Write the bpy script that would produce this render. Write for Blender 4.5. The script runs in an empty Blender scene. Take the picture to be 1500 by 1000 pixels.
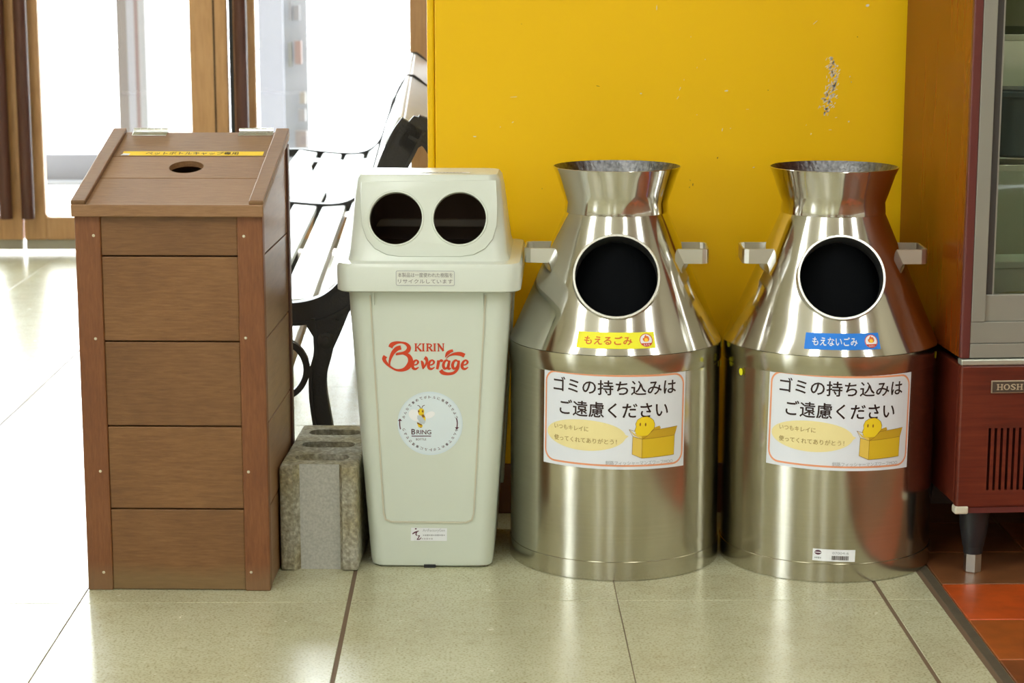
import bpy, bmesh, math, random
from mathutils import Vector, Matrix
random.seed(7)
S = bpy.context.scene
COL = S.collection
PI = math.pi
rad = math.radians

# ------------------------------------------------------------------ camera
FPX, PITCH, YAW, HCAM = 2960.0, rad(10.25), rad(0.9), 1.03      # focal length in pixels of a 1500 x 1000 frame
cam_d = bpy.data.cameras.new('camera'); cam = bpy.data.objects.new('camera', cam_d); COL.objects.link(cam)
cam_d.sensor_width = 36.0; cam_d.lens = 36.0 * FPX / 1500.0
cam.location = (0, 0, HCAM); cam.rotation_euler = (PI / 2 - PITCH, 0, -YAW)
cam_d.clip_start = 0.05; cam_d.clip_end = 200
cam_d.dof.use_dof = True; cam_d.dof.focus_distance = 3.5; cam_d.dof.aperture_fstop = 9.0
S.camera = cam
# ------------------------------------------------------------------ world, exposure
W = bpy.data.worlds.new('world'); S.world = W; W.use_nodes = True
bg = W.node_tree.nodes['Background']; bg.inputs[0].default_value = (0.93, 0.965, 1.0, 1); WORLD = 13.0; bg.inputs[1].default_value = WORLD
LAMP = 9.0                                                        # ceiling lamps
S.view_settings.view_transform = 'Standard'; S.view_settings.look = 'None'
S.view_settings.gamma = 1.0; S.view_settings.use_curve_mapping = False
S.view_settings.exposure = 0.32
S.cycles.use_denoising = True
S.cycles.max_bounces = 10; S.cycles.diffuse_bounces = 5; S.cycles.glossy_bounces = 6
S.cycles.transparent_max_bounces = 12; S.cycles.sample_clamp_indirect = 6.0
S.cycles.caustics_refractive = False

def portal(loc, rot, sx, sy):
    d = bpy.data.lights.new('daylight_portal', 'AREA'); d.shape = 'RECTANGLE'; d.size = sx; d.size_y = sy
    d.cycles.is_portal = True
    o = bpy.data.objects.new('daylight_portal', d); COL.objects.link(o); o.location = loc; o.rotation_euler = rot
# portals face into the room: rear doors (y = 7.6), left windows, front windows
portal((-2.3, 7.7, 1.25), (-PI / 2, 0, 0), 4.6, 2.5)
portal((-4.55, -1.2, 1.6), (0, -PI / 2, 0), 2.2, 3.2)

# ------------------------------------------------------------------ pixel -> ray
FW = Vector((math.sin(YAW) * math.cos(PITCH), math.cos(YAW) * math.cos(PITCH), -math.sin(PITCH)))
RT = Vector((math.cos(YAW), -math.sin(YAW), 0)); UP = RT.cross(FW); C0 = Vector((0, 0, HCAM))
def hit(u, v, P, N):
    d = FW * FPX + RT * (u - 750) - UP * (v - 500); P = Vector(P); N = Vector(N)
    return C0 + d * ((P - C0).dot(N) / d.dot(N))
def PY(u, v, Y): return hit(u, v, (0, Y, 0), (0, 1, 0))
def PZ(u, v, Z): return hit(u, v, (0, 0, Z), (0, 0, 1))

# ------------------------------------------------------------------ materials
MATS = {}
def nodes_of(name):
    m = bpy.data.materials.new(name); m.use_nodes = True
    nt = m.node_tree; return m, nt, nt.nodes, nt.links, nt.nodes['Principled BSDF']
def mat(name, col, rough=0.5, metal=0.0, var=0.06, scale=14.0, bump=0.0, bscale=60.0, spec=0.5, aniso=0.0, coat=0.0, stretch=(1, 1, 1)):
    """plain surface with a little procedural mottling and relief"""
    if name in MATS: return MATS[name]
    m, nt, N, L, p = nodes_of(name)
    tc = N.new('ShaderNodeTexCoord'); mp = N.new('ShaderNodeMapping'); mp.inputs['Scale'].default_value = stretch
    L.new(tc.outputs['Object'], mp.inputs['Vector'])
    nz = N.new('ShaderNodeTexNoise'); nz.inputs['Scale'].default_value = scale; nz.inputs['Detail'].default_value = 5
    L.new(mp.outputs[0], nz.inputs['Vector'])
    mx = N.new('ShaderNodeMix'); mx.data_type = 'RGBA'
    mx.inputs[6].default_value = tuple(max(0, c * (1 - var)) for c in col) + (1,)
    mx.inputs[7].default_value = tuple(min(1, c * (1 + var)) for c in col) + (1,)
    L.new(nz.outputs['Fac'], mx.inputs[0]); L.new(mx.outputs[2], p.inputs['Base Color'])
    p.inputs['Roughness'].default_value = rough; p.inputs['Metallic'].default_value = metal
    p.inputs['Specular IOR Level'].default_value = spec
    if aniso: p.inputs['Anisotropic'].default_value = aniso
    if coat: p.inputs['Coat Weight'].default_value = coat; p.inputs['Coat Roughness'].default_value = 0.1
    if bump:
        n2 = N.new('ShaderNodeTexNoise'); n2.inputs['Scale'].default_value = bscale; n2.inputs['Detail'].default_value = 4
        L.new(mp.outputs[0], n2.inputs['Vector'])
        b = N.new('ShaderNodeBump'); b.inputs['Strength'].default_value = bump; b.inputs['Distance'].default_value = 0.004
        L.new(n2.outputs['Fac'], b.inputs['Height']); L.new(b.outputs[0], p.inputs['Normal'])
    MATS[name] = m; return m
def ramp(N, L, src, stops):
    r = N.new('ShaderNodeValToRGB'); e = r.color_ramp.elements
    while len(e) < len(stops): e.new(0.5)
    for k, (pos, c) in enumerate(stops): e[k].position = pos; e[k].color = tuple(c) + (1,)
    L.new(src, r.inputs[0]); return r
def wood(name, dark, mid, light, stretch=(1.2, 14, 14), rough=0.5, streak=9.0, bump=0.15, obvar=0.1, stain=None):
    if name in MATS: return MATS[name]
    m, nt, N, L, p = nodes_of(name)
    tc = N.new('ShaderNodeTexCoord'); oi = N.new('ShaderNodeObjectInfo')
    off = N.new('ShaderNodeVectorMath'); off.operation = 'SCALE'; off.inputs[0].default_value = (7, 3, 5)
    L.new(oi.outputs['Random'], off.inputs['Scale'])
    ad = N.new('ShaderNodeVectorMath'); ad.operation = 'ADD'
    L.new(tc.outputs['Object'], ad.inputs[0]); L.new(off.outputs[0], ad.inputs[1])
    mp = N.new('ShaderNodeMapping'); mp.inputs['Scale'].default_value = stretch; L.new(ad.outputs[0], mp.inputs['Vector'])
    n1 = N.new('ShaderNodeTexNoise'); n1.inputs['Scale'].default_value = streak; n1.inputs['Detail'].default_value = 8
    n1.inputs['Roughness'].default_value = 0.65; n1.inputs['Distortion'].default_value = 0.3
    L.new(mp.outputs[0], n1.inputs['Vector'])
    n2 = N.new('ShaderNodeTexNoise'); n2.inputs['Scale'].default_value = 7; n2.inputs['Detail'].default_value = 4; L.new(ad.outputs[0], n2.inputs['Vector'])
    mm = N.new('ShaderNodeMath'); mm.operation = 'MULTIPLY_ADD'; mm.inputs[1].default_value = 0.65
    L.new(n1.outputs['Fac'], mm.inputs[0])
    m3 = N.new('ShaderNodeMath'); m3.operation = 'MULTIPLY'; m3.inputs[1].default_value = 0.35; L.new(n2.outputs['Fac'], m3.inputs[0]); L.new(m3.outputs[0], mm.inputs[2])
    r = ramp(N, L, mm.outputs[0], [(0.30, dark), (0.5, mid), (0.72, light)])
    hv = N.new('ShaderNodeHueSaturation'); L.new(r.outputs[0], hv.inputs['Color'])
    mr = N.new('ShaderNodeMapRange'); mr.inputs[3].default_value = 1 - obvar; mr.inputs[4].default_value = 1 + obvar
    L.new(oi.outputs['Random'], mr.inputs[0]); L.new(mr.outputs[0], hv.inputs['Value'])
    out = hv.outputs[0]
    if stain:      # water-bleached foot of the box with a ragged upper edge
        sp = N.new('ShaderNodeSeparateXYZ'); L.new(tc.outputs['Object'], sp.inputs[0])
        a = N.new('ShaderNodeMath'); a.operation = 'MULTIPLY_ADD'; a.inputs[1].default_value = 0.05; L.new(n2.outputs['Fac'], a.inputs[0]); L.new(sp.outputs['Z'], a.inputs[2])
        mr2 = N.new('ShaderNodeMapRange'); mr2.inputs[1].default_value = 0.045; mr2.inputs[2].default_value = 0.075; mr2.inputs[3].default_value = 0.6; mr2.inputs[4].default_value = 0
        L.new(a.outputs[0], mr2.inputs[0])
        mx = N.new('ShaderNodeMix'); mx.data_type = 'RGBA'; mx.inputs[7].default_value = tuple(stain) + (1,)
        L.new(mr2.outputs[0], mx.inputs[0]); L.new(out, mx.inputs[6]); out = mx.outputs[2]
    L.new(out, p.inputs['Base Color'])
    p.inputs['Roughness'].default_value = rough
    b = N.new('ShaderNodeBump'); b.inputs['Strength'].default_value = bump; b.inputs['Distance'].default_value = 0.002
    L.new(n1.outputs['Fac'], b.inputs['Height']); L.new(b.outputs[0], p.inputs['Normal'])
    MATS[name] = m; return m
def flat(name, col, rough=0.45, spec=0.4): return mat(name, col, rough, var=0.02, scale=30, spec=spec)
def emis(name, col, s):
    m, nt, N, L, p = nodes_of(name)
    p.inputs['Base Color'].default_value = (0.8, 0.8, 0.8, 1); p.inputs['Emission Color'].default_value = tuple(col) + (1,); p.inputs['Emission Strength'].default_value = s
    return m
def glass(name, tint=(0.97, 0.99, 0.98), ior=1.45):
    if name in MATS: return MATS[name]
    m = bpy.data.materials.new(name); m.use_nodes = True; nt = m.node_tree; N = nt.nodes; L = nt.links
    for n in list(N): N.remove(n)
    o = N.new('ShaderNodeOutputMaterial'); t = N.new('ShaderNodeBsdfTransparent'); t.inputs[0].default_value = tint + (1,)
    g = N.new('ShaderNodeBsdfGlossy'); g.inputs['Roughness'].default_value = 0.02
    f = N.new('ShaderNodeFresnel'); f.inputs[0].default_value = ior; mx = N.new('ShaderNodeMixShader')
    L.new(f.outputs[0], mx.inputs[0]); L.new(t.outputs[0], mx.inputs[1]); L.new(g.outputs[0], mx.inputs[2]); L.new(mx.outputs[0], o.inputs[0])
    MATS[name] = m; return m

def floor_mat():
    m, nt, N, L, p = nodes_of('terrazzo')
    g = N.new('ShaderNodeNewGeometry')
    n1 = N.new('ShaderNodeTexNoise'); n1.inputs['Scale'].default_value = 3.2; n1.inputs['Detail'].default_value = 6; n1.inputs['Roughness'].default_value = 0.6
    n2 = N.new('ShaderNodeTexNoise'); n2.inputs['Scale'].default_value = 240; n2.inputs['Detail'].default_value = 3
    n3 = N.new('ShaderNodeTexNoise'); n3.inputs['Scale'].default_value = 42; n3.inputs['Detail'].default_value = 5; n3.inputs['Roughness'].default_value = 0.7
    for n in (n1, n2, n3): L.new(g.outputs['Position'], n.inputs['Vector'])
    r1 = ramp(N, L, n1.outputs['Fac'], [(0.3, (0.47, 0.445, 0.295)), (0.55, (0.545, 0.535, 0.37)), (0.8, (0.60, 0.60, 0.44))])
    r2 = ramp(N, L, n2.outputs['Fac'], [(0.33, (0.66, 0.64, 0.55)), (0.5, (1, 1, 1)), (0.68, (1.0, 1.0, 1.0))])
    r3 = ramp(N, L, n3.outputs['Fac'], [(0.25, (0.86, 0.85, 0.80)), (0.50, (1, 1, 1)), (0.8, (1.0, 1.0, 1.0))])
    a = N.new('ShaderNodeMix'); a.data_type = 'RGBA'; a.blend_type = 'MULTIPLY'; a.inputs[0].default_value = 1; L.new(r1.outputs[0], a.inputs[6]); L.new(r2.outputs[0], a.inputs[7])
    b = N.new('ShaderNodeMix'); b.data_type = 'RGBA'; b.blend_type = 'MULTIPLY'; b.inputs[0].default_value = 1; L.new(a.outputs[2], b.inputs[6]); L.new(r3.outputs[0], b.inputs[7])
    L.new(b.outputs[2], p.inputs['Base Color'])
    rr = N.new('ShaderNodeMapRange'); rr.inputs[3].default_value = 0.22; rr.inputs[4].default_value = 0.30; p.inputs['Specular IOR Level'].default_value = 0.75; L.new(n3.outputs['Fac'], rr.inputs[0]); L.new(rr.outputs[0], p.inputs['Roughness'])
    bp = N.new('ShaderNodeBump'); bp.inputs['Strength'].default_value = 0.06; bp.inputs['Distance'].default_value = 0.0015
    L.new(n3.outputs['Fac'], bp.inputs['Height']); L.new(bp.outputs[0], p.inputs['Normal'])
    return m
def steel_mat(name, col, rough, wav, brush=True):
    m, nt, N, L, p = nodes_of(name)
    tc = N.new('ShaderNodeTexCoord')
    mp = N.new('ShaderNodeMapping'); mp.inputs['Scale'].default_value = (3, 3, 420) if brush else (1, 1, 1); L.new(tc.outputs['Object'], mp.inputs['Vector'])
    n1 = N.new('ShaderNodeTexNoise'); n1.inputs['Scale'].default_value = 1.0; n1.inputs['Detail'].default_value = 3; L.new(mp.outputs[0], n1.inputs['Vector'])
    n2 = N.new('ShaderNodeTexNoise'); n2.inputs['Scale'].default_value = 9; n2.inputs['Detail'].default_value = 2; L.new(tc.outputs['Object'], n2.inputs['Vector'])
    r = N.new('ShaderNodeMapRange'); r.inputs[3].default_value = rough * 0.75; r.inputs[4].default_value = rough * 1.3; L.new(n2.outputs['Fac'], r.inputs[0])
    L.new(r.outputs[0], p.inputs['Roughness'])
    c = N.new('ShaderNodeMix'); c.data_type = 'RGBA'; c.inputs[6].default_value = tuple(x * 0.93 for x in col) + (1,); c.inputs[7].default_value = tuple(min(1, x * 1.05) for x in col) + (1,)
    L.new(n1.outputs['Fac'], c.inputs[0]); L.new(c.outputs[2], p.inputs['Base Color']); p.inputs['Metallic'].default_value = 1
    b1 = N.new('ShaderNodeBump'); b1.inputs['Strength'].default_value = 0.05; b1.inputs['Distance'].default_value = 0.0004; L.new(n1.outputs['Fac'], b1.inputs['Height'])
    b2 = N.new('ShaderNodeBump'); b2.inputs['Strength'].default_value = wav; b2.inputs['Distance'].default_value = 0.004; L.new(n2.outputs['Fac'], b2.inputs['Height']); L.new(b1.outputs[0], b2.inputs['Normal'])
    L.new(b2.outputs[0], p.inputs['Normal'])
    MATS[name] = m; return m

M_FLOOR = floor_mat()
M_JOINT = mat('brown_joint', (0.16, 0.105, 0.065), 0.6)
M_YEL = mat('yellow_paint', (0.91, 0.55, 0.002), 0.42, var=0.04, scale=3, bump=0.03, bscale=25, spec=0.3)
M_CHIP = mat('bare_primer', (0.80, 0.74, 0.62), 0.6)
M_BASEB = mat('brown_baseboard', (0.16, 0.06, 0.03), 0.4)
M_WALL = mat('beige_plaster', (0.60, 0.56, 0.42), 0.8, bump=0.05)
M_CEIL = mat('ceiling_board', (0.66, 0.63, 0.52), 0.85)
M_BWOOD = mat('brown_pillar_wood', (0.20, 0.085, 0.045), 0.5, var=0.2, scale=4, stretch=(6, 6, 0.6))
M_DOORW = wood('door_wood', (0.42, 0.22, 0.09), (0.54, 0.30, 0.13), (0.62, 0.37, 0.18), stretch=(14, 14, 1.0), rough=0.45, obvar=0.06)
M_HANDW = wood('dark_handle_wood', (0.06, 0.018, 0.012), (0.095, 0.032, 0.02), (0.13, 0.048, 0.03), stretch=(14, 14, 1), rough=0.35)
M_BOXW = wood('box_plank_wood', (0.125, 0.052, 0.016), (0.185, 0.082, 0.026), (0.25, 0.120, 0.042), stretch=(3.0, 30, 30), rough=0.5, streak=9, bump=0.25, stain=(0.20, 0.135, 0.055))
M_BOXP = wood('box_post_wood', (0.13, 0.040, 0.012), (0.185, 0.062, 0.018), (0.24, 0.092, 0.030), stretch=(24, 24, 3.0), rough=0.5, streak=11, bump=0.2, stain=(0.20, 0.12, 0.055))
M_LIDW = wood('box_lid_wood', (0.17, 0.082, 0.034), (0.25, 0.128, 0.056), (0.31, 0.170, 0.082), stretch=(3.0, 30, 30), rough=0.42, streak=11, bump=0.2)
M_SIDEW = wood('box_side_wood', (0.16, 0.075, 0.03), (0.25, 0.125, 0.055), (0.32, 0.175, 0.085), stretch=(10, 1.0, 10), rough=0.3, streak=11, bump=0.12)
M_GROOVE = mat('dark_gap', (0.02, 0.010, 0.006), 0.8)
M_CHROME = mat('chrome', (0.75, 0.75, 0.74), 0.15, 1.0)
M_SCREW = mat('screw_head', (0.72, 0.66, 0.52), 0.35, 0.6)
M_YTAPE = flat('yellow_tape', (0.90, 0.62, 0.01))
M_INK = flat('black_ink', (0.03, 0.012, 0.012))
M_PLAST = mat('off_white_plastic', (0.64, 0.69, 0.61), 0.32, var=0.03, scale=6, bump=0.02, bscale=40)
M_PLASTL = mat('off_white_lid_plastic', (0.67, 0.715, 0.645), 0.26, var=0.03, scale=6)
M_DIRT = mat('grime', (0.17, 0.12, 0.07), 0.8)
M_RED = flat('red_print', (0.62, 0.055, 0.015))
M_LABELW = flat('label_white', (0.78, 0.80, 0.84))
M_STKB = flat('sticker_pale_blue', (0.66, 0.76, 0.83))
M_PAPER = flat('notice_paper', (0.76, 0.785, 0.86))
M_ORANGE = flat('orange_line', (0.82, 0.34, 0.18))
M_CREAM = flat('cream_print', (0.86, 0.74, 0.36))
M_TAN = flat('tan_ink', (0.48, 0.33, 0.12))
M_CHICK = flat('yellow_print', (0.88, 0.64, 0.02))
M_BOXA = flat('carton_light', (0.80, 0.56, 0.10))
M_BOXB = flat('carton_mid', (0.72, 0.48, 0.02))
M_BOXC = flat('carton_deep', (0.60, 0.37, 0.02))
M_OUTL = flat('carton_outline', (0.28, 0.13, 0.02))
M_BROWNI = flat('brown_ink', (0.30, 0.13, 0.02))
M_GREYI = flat('grey_ink', (0.36, 0.37, 0.40))
M_STKY = flat('sticker_yellow', (0.88, 0.84, 0.02))
M_STKBLUE = flat('sticker_blue', (0.005, 0.20, 0.78))
M_ORED = flat('orange_red_ink', (0.75, 0.16, 0.02))
M_FLAME = flat('flame_yellow', (0.95, 0.60, 0.03))
M_WHITEI = flat('white_ink', (0.85, 0.86, 0.90))
M_PURPLE = flat('purple_ink', (0.10, 0.02, 0.05))
M_STEEL = steel_mat('brushed_steel', (0.55, 0.525, 0.44), 0.17, 0.05)
M_STEELC = steel_mat('polished_steel', (0.66, 0.64, 0.595), 0.10, 0.10, brush=False)
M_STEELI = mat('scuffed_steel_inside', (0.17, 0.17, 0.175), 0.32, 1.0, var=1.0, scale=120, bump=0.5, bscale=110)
M_SATIN = mat('satin_steel', (0.66, 0.65, 0.60), 0.3, 1.0)
M_BAG = mat('black_bag', (0.0025, 0.003, 0.004), 0.7, spec=0.05)
M_HOODSHADE = mat('hood_shade_brown', (0.16, 0.10, 0.072), 0.4, bump=0.1)
M_YDOT = flat('yellow_dot', (0.82, 0.78, 0.02))
M_IRON = mat('cast_iron', (0.020, 0.019, 0.022), 0.42, var=0.2, bump=0.25, bscale=220)
M_SLAT = mat('painted_slat', (0.80, 0.83, 0.83), 0.25, var=0.04)
M_PIPE = mat('bench_pipe', (0.35, 0.26, 0.15), 0.4)
M_CONC = None
M_FRSIDE = wood('showcase_side_laminate', (0.15, 0.028, 0.002), (0.20, 0.040, 0.003), (0.245, 0.054, 0.005), stretch=(16, 16, 0.5), rough=0.27, streak=5, bump=0.02, obvar=0)
M_FRRED = wood('showcase_red_laminate', (0.055, 0.010, 0.006), (0.115, 0.018, 0.009), (0.17, 0.032, 0.014), stretch=(0.8, 8, 16), rough=0.3, streak=7, bump=0.02, obvar=0)
M_MOULD = mat('dark_red_moulding', (0.12, 0.026, 0.022), 0.35)
M_ALU = mat('grey_aluminium', (0.29, 0.28, 0.24), 0.42, 0.3)
M_GASK = mat('rubber_gasket', (0.045, 0.04, 0.036), 0.6)
M_BLACK = mat('black_rubber', (0.015, 0.015, 0.017), 0.4)
M_LINW = mat('cabinet_liner', (0.52, 0.52, 0.42), 0.5)
M_GLASS = glass('door_glass')
M_GLASSF = glass('showcase_glass', (0.85, 0.88, 0.85))
M_TERRA = None

def concrete():
    m, nt, N, L, p = nodes_of('concrete')
    tc = N.new('ShaderNodeTexCoord')
    v = N.new('ShaderNodeTexVoronoi'); v.inputs['Scale'].default_value = 210; L.new(tc.outputs['Object'], v.inputs['Vector'])
    n = N.new('ShaderNodeTexNoise'); n.inputs['Scale'].default_value = 130; n.inputs['Detail'].default_value = 5; L.new(tc.outputs['Object'], n.inputs['Vector'])
    n2 = N.new('ShaderNodeTexNoise'); n2.inputs['Scale'].default_value = 9; n2.inputs['Detail'].default_value = 4; L.new(tc.outputs['Object'], n2.inputs['Vector'])
    r = ramp(N, L, n.outputs['Fac'], [(0.28, (0.22, 0.20, 0.145)), (0.5, (0.36, 0.34, 0.27)), (0.75, (0.60, 0.565, 0.45))])
    r2 = ramp(N, L, n2.outputs['Fac'], [(0.35, (0.80, 0.74, 0.55)), (0.6, (1.0, 1.03, 1.08))])
    a = N.new('ShaderNodeMix'); a.data_type = 'RGBA'; a.blend_type = 'MULTIPLY'; a.inputs[0].default_value = 1; L.new(r.outputs[0], a.inputs[6]); L.new(r2.outputs[0], a.inputs[7])
    L.new(a.outputs[2], p.inputs['Base Color']); p.inputs['Roughness'].default_value = 0.9
    b = N.new('ShaderNodeBump'); b.inputs['Strength'].default_value = 0.5; b.inputs['Distance'].default_value = 0.002
    s = N.new('ShaderNodeMath'); s.operation = 'ADD'; L.new(v.outputs['Distance'], s.inputs[0]); L.new(n.outputs['Fac'], s.inputs[1]); L.new(s.outputs[0], b.inputs['Height']); L.new(b.outputs[0], p.inputs['Normal'])
    return m
M_CONC = concrete()
def terra():
    m, nt, N, L, p = nodes_of('terracotta')
    oi = N.new('ShaderNodeObjectInfo'); tc = N.new('ShaderNodeNewGeometry')
    r = oi
    n = N.new('ShaderNodeTexNoise'); n.inputs['Scale'].default_value = 22; n.inputs['Detail'].default_value = 6; L.new(tc.outputs['Position'], n.inputs['Vector'])
    r2 = ramp(N, L, n.outputs['Fac'], [(0.3, (0.72, 0.72, 0.72)), (0.6, (1.05, 1.05, 1.05))])
    a = N.new('ShaderNodeMix'); a.data_type = 'RGBA'; a.blend_type = 'MULTIPLY'; a.inputs[0].default_value = 1; L.new(r.outputs['Color'], a.inputs[6]); L.new(r2.outputs[0], a.inputs[7])
    L.new(a.outputs[2], p.inputs['Base Color']); p.inputs['Roughness'].default_value = 0.36
    return m
M_TERRA = terra()

# ------------------------------------------------------------------ mesh helpers
class MB:
    def __init__(s): s.v = []; s.f = []
    def add(s, V, Fs):
        b = len(s.v); s.v += [tuple(p) for p in V]; s.f += [tuple(b + i for i in f) for f in Fs]; return s
    def box(s, x0, x1, y0, y1, z0, z1):
        return s.add([(x, y, z) for z in (z0, z1) for y in (y0, y1) for x in (x0, x1)],
                     [(0, 2, 3, 1), (4, 5, 7, 6), (0, 1, 5, 4), (1, 3, 7, 5), (3, 2, 6, 7), (2, 0, 4, 6)])
    def prism(s, poly, fn0, fn1):
        """poly of 2-D points; fn0 / fn1 map a point to the two end caps"""
        n = len(poly)
        V = [fn0(*p) for p in poly] + [fn1(*p) for p in poly]
        return s.add(V, [tuple(range(n))[::-1], tuple(range(n, 2 * n))] + [(i, (i + 1) % n, n + (i + 1) % n, n + i) for i in range(n)])
    def lathe(s, prof, n=64, c=(0, 0)):
        """profile of (r, z); closes on itself where r == 0"""
        rings = []
        for r, z in prof:
            if r < 1e-6: rings.append([len(s.v)]); s.v.append((c[0], c[1], z))
            else:
                rings.append(list(range(len(s.v), len(s.v) + n)))
                s.v += [(c[0] + r * math.sin(2 * PI * k / n), c[1] - r * math.cos(2 * PI * k / n), z) for k in range(n)]
        for a, b in zip(rings, rings[1:]):
            for k in range(n):
                k2 = (k + 1) % n
                if len(a) == 1 and len(b) == 1: continue
                if len(a) == 1: s.f.append((a[0], b[k2], b[k]))
                elif len(b) == 1: s.f.append((a[k], a[k2], b[0]))
                else: s.f.append((a[k], a[k2], b[k2], b[k]))
        return s
    def tube(s, pts, r, n=10, cap=True):
        pts = [Vector(p) for p in pts]; rs = r if isinstance(r, (list, tuple)) else [r] * len(pts)
        rings = []; up0 = None
        for i, p in enumerate(pts):
            d = (pts[min(i + 1, len(pts) - 1)] - pts[max(i - 1, 0)]).normalized()
            if up0 is None: up0 = Vector((0, 0, 1)) if abs(d.z) < 0.9 else Vector((1, 0, 0))
            a = d.cross(up0).normalized(); b = a.cross(d).normalized(); up0 = b
            rings.append(len(s.v)); s.v += [tuple(p + rs[i] * (math.cos(2 * PI * k / n) * a + math.sin(2 * PI * k / n) * b)) for k in range(n)]
        for q in range(len(rings) - 1):
            for k in range(n): s.f.append((rings[q] + k, rings[q] + (k + 1) % n, rings[q + 1] + (k + 1) % n, rings[q + 1] + k))
        if cap: s.f.append(tuple(range(rings[0], rings[0] + n))[::-1]); s.f.append(tuple(range(rings[-1], rings[-1] + n)))
        return s
    def loft(s, secs):
        """list of equal-length closed loops, capped"""
        n = len(secs[0]); b = len(s.v)
        for sc in secs: s.v += [tuple(p) for p in sc]
        for q in range(len(secs) - 1):
            for k in range(n): s.f.append((b + q * n + k, b + q * n + (k + 1) % n, b + (q + 1) * n + (k + 1) % n, b + (q + 1) * n + k))
        s.f.append(tuple(range(b, b + n))[::-1]); s.f.append(tuple(range(b + (len(secs) - 1) * n, b + len(secs) * n)))
        return s
    def mesh(s, name, bevel=0, seg=2, smooth=False):
        me = bpy.data.meshes.new(name); me.from_pydata(s.v, [], s.f)
        bm = bmesh.new(); bm.from_mesh(me); bmesh.ops.recalc_face_normals(bm, faces=bm.faces)
        if bevel:
            es = [e for e in bm.edges if len(e.link_faces) == 2 and e.calc_face_angle(0) > 0.6]
            bmesh.ops.bevel(bm, geom=es, offset=bevel, segments=seg, profile=0.5, affect='EDGES', clamp_overlap=True)
        bm.to_mesh(me); bm.free()
        if smooth: smooth_mesh(me)
        return me
    def build(s, name, m, parent=None, bevel=0, seg=2, smooth=False):
        me = s.mesh(name, bevel, seg, smooth); me.materials.append(m)
        return link(name, me, parent)
def smooth_mesh(me, ang=0.6):
    bm = bmesh.new(); bm.from_mesh(me)
    for f in bm.faces: f.smooth = True
    for e in bm.edges:
        if len(e.link_faces) == 2 and e.calc_face_angle(0) > ang: e.smooth = False
    bm.to_mesh(me); bm.free()
def link(name, me, parent=None):
    o = bpy.data.objects.new(name, me); COL.objects.link(o); o.parent = parent; return o
def tag(o, label=None, cat=None, group=None, kind=None):
    for k, x in (('label', label), ('category', cat), ('group', group), ('kind', kind)):
        if x: o[k] = x
    return o
def empty(name, loc=(0, 0, 0), rz=0.0, **k):
    o = bpy.data.objects.new(name, None); COL.objects.link(o); o.location = loc; o.rotation_euler = (0, 0, rz); o.empty_display_size = 0.1
    return tag(o, **k)
def local(root, P):
    return Matrix.Translation(root.location).__matmul__(root.rotation_euler.to_matrix().to_4x4()).inverted() @ Vector(P)
def boolean(o, cutters, smooth=True):
    for c in cutters:
        md = o.modifiers.new('cut', 'BOOLEAN'); md.operation = 'DIFFERENCE'; md.solver = 'EXACT'; md.object = c
    bpy.context.view_layer.update()
    me = bpy.data.meshes.new_from_object(o.evaluated_get(bpy.context.evaluated_depsgraph_get()))
    o.modifiers.clear(); old = o.data; m = old.materials[0]; o.data = me
    me.materials.clear(); me.materials.append(m)
    me.polygons.foreach_set('material_index', [0] * len(me.polygons))
    if smooth: smooth_mesh(me)
    for c in cutters: bpy.data.objects.remove(c)
    return o
def rrect(w, d, r, z=0.0, cx=0.0, cy=0.0, n=6):
    """rounded rectangle loop, counter-clockwise"""
    out = []
    for qx, qy, a0 in ((1, 1, 0), (-1, 1, PI / 2), (-1, -1, PI), (1, -1, 1.5 * PI)):
        for k in range(n + 1):
            a = a0 + PI / 2 * k / n
            out.append((cx + qx * (w / 2 - r) + r * math.cos(a), cy + qy * (d / 2 - r) + r * math.sin(a), z))
    return out
def catmull(pts, n=8):
    out = []; P = [pts[0]] + list(pts) + [pts[-1]]
    for i in range(1, len(P) - 2):
        for k in range(n):
            t = k / n
            out.append(tuple(0.5 * (2 * b + (c - a) * t + (2 * a - 5 * b + 4 * c - d) * t * t + (3 * b - a - 3 * c + d) * t ** 3) for a, b, c, d in zip(P[i - 1], P[i], P[i + 1], P[i + 2])))
    out.append(tuple(pts[-1])); return out

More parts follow.
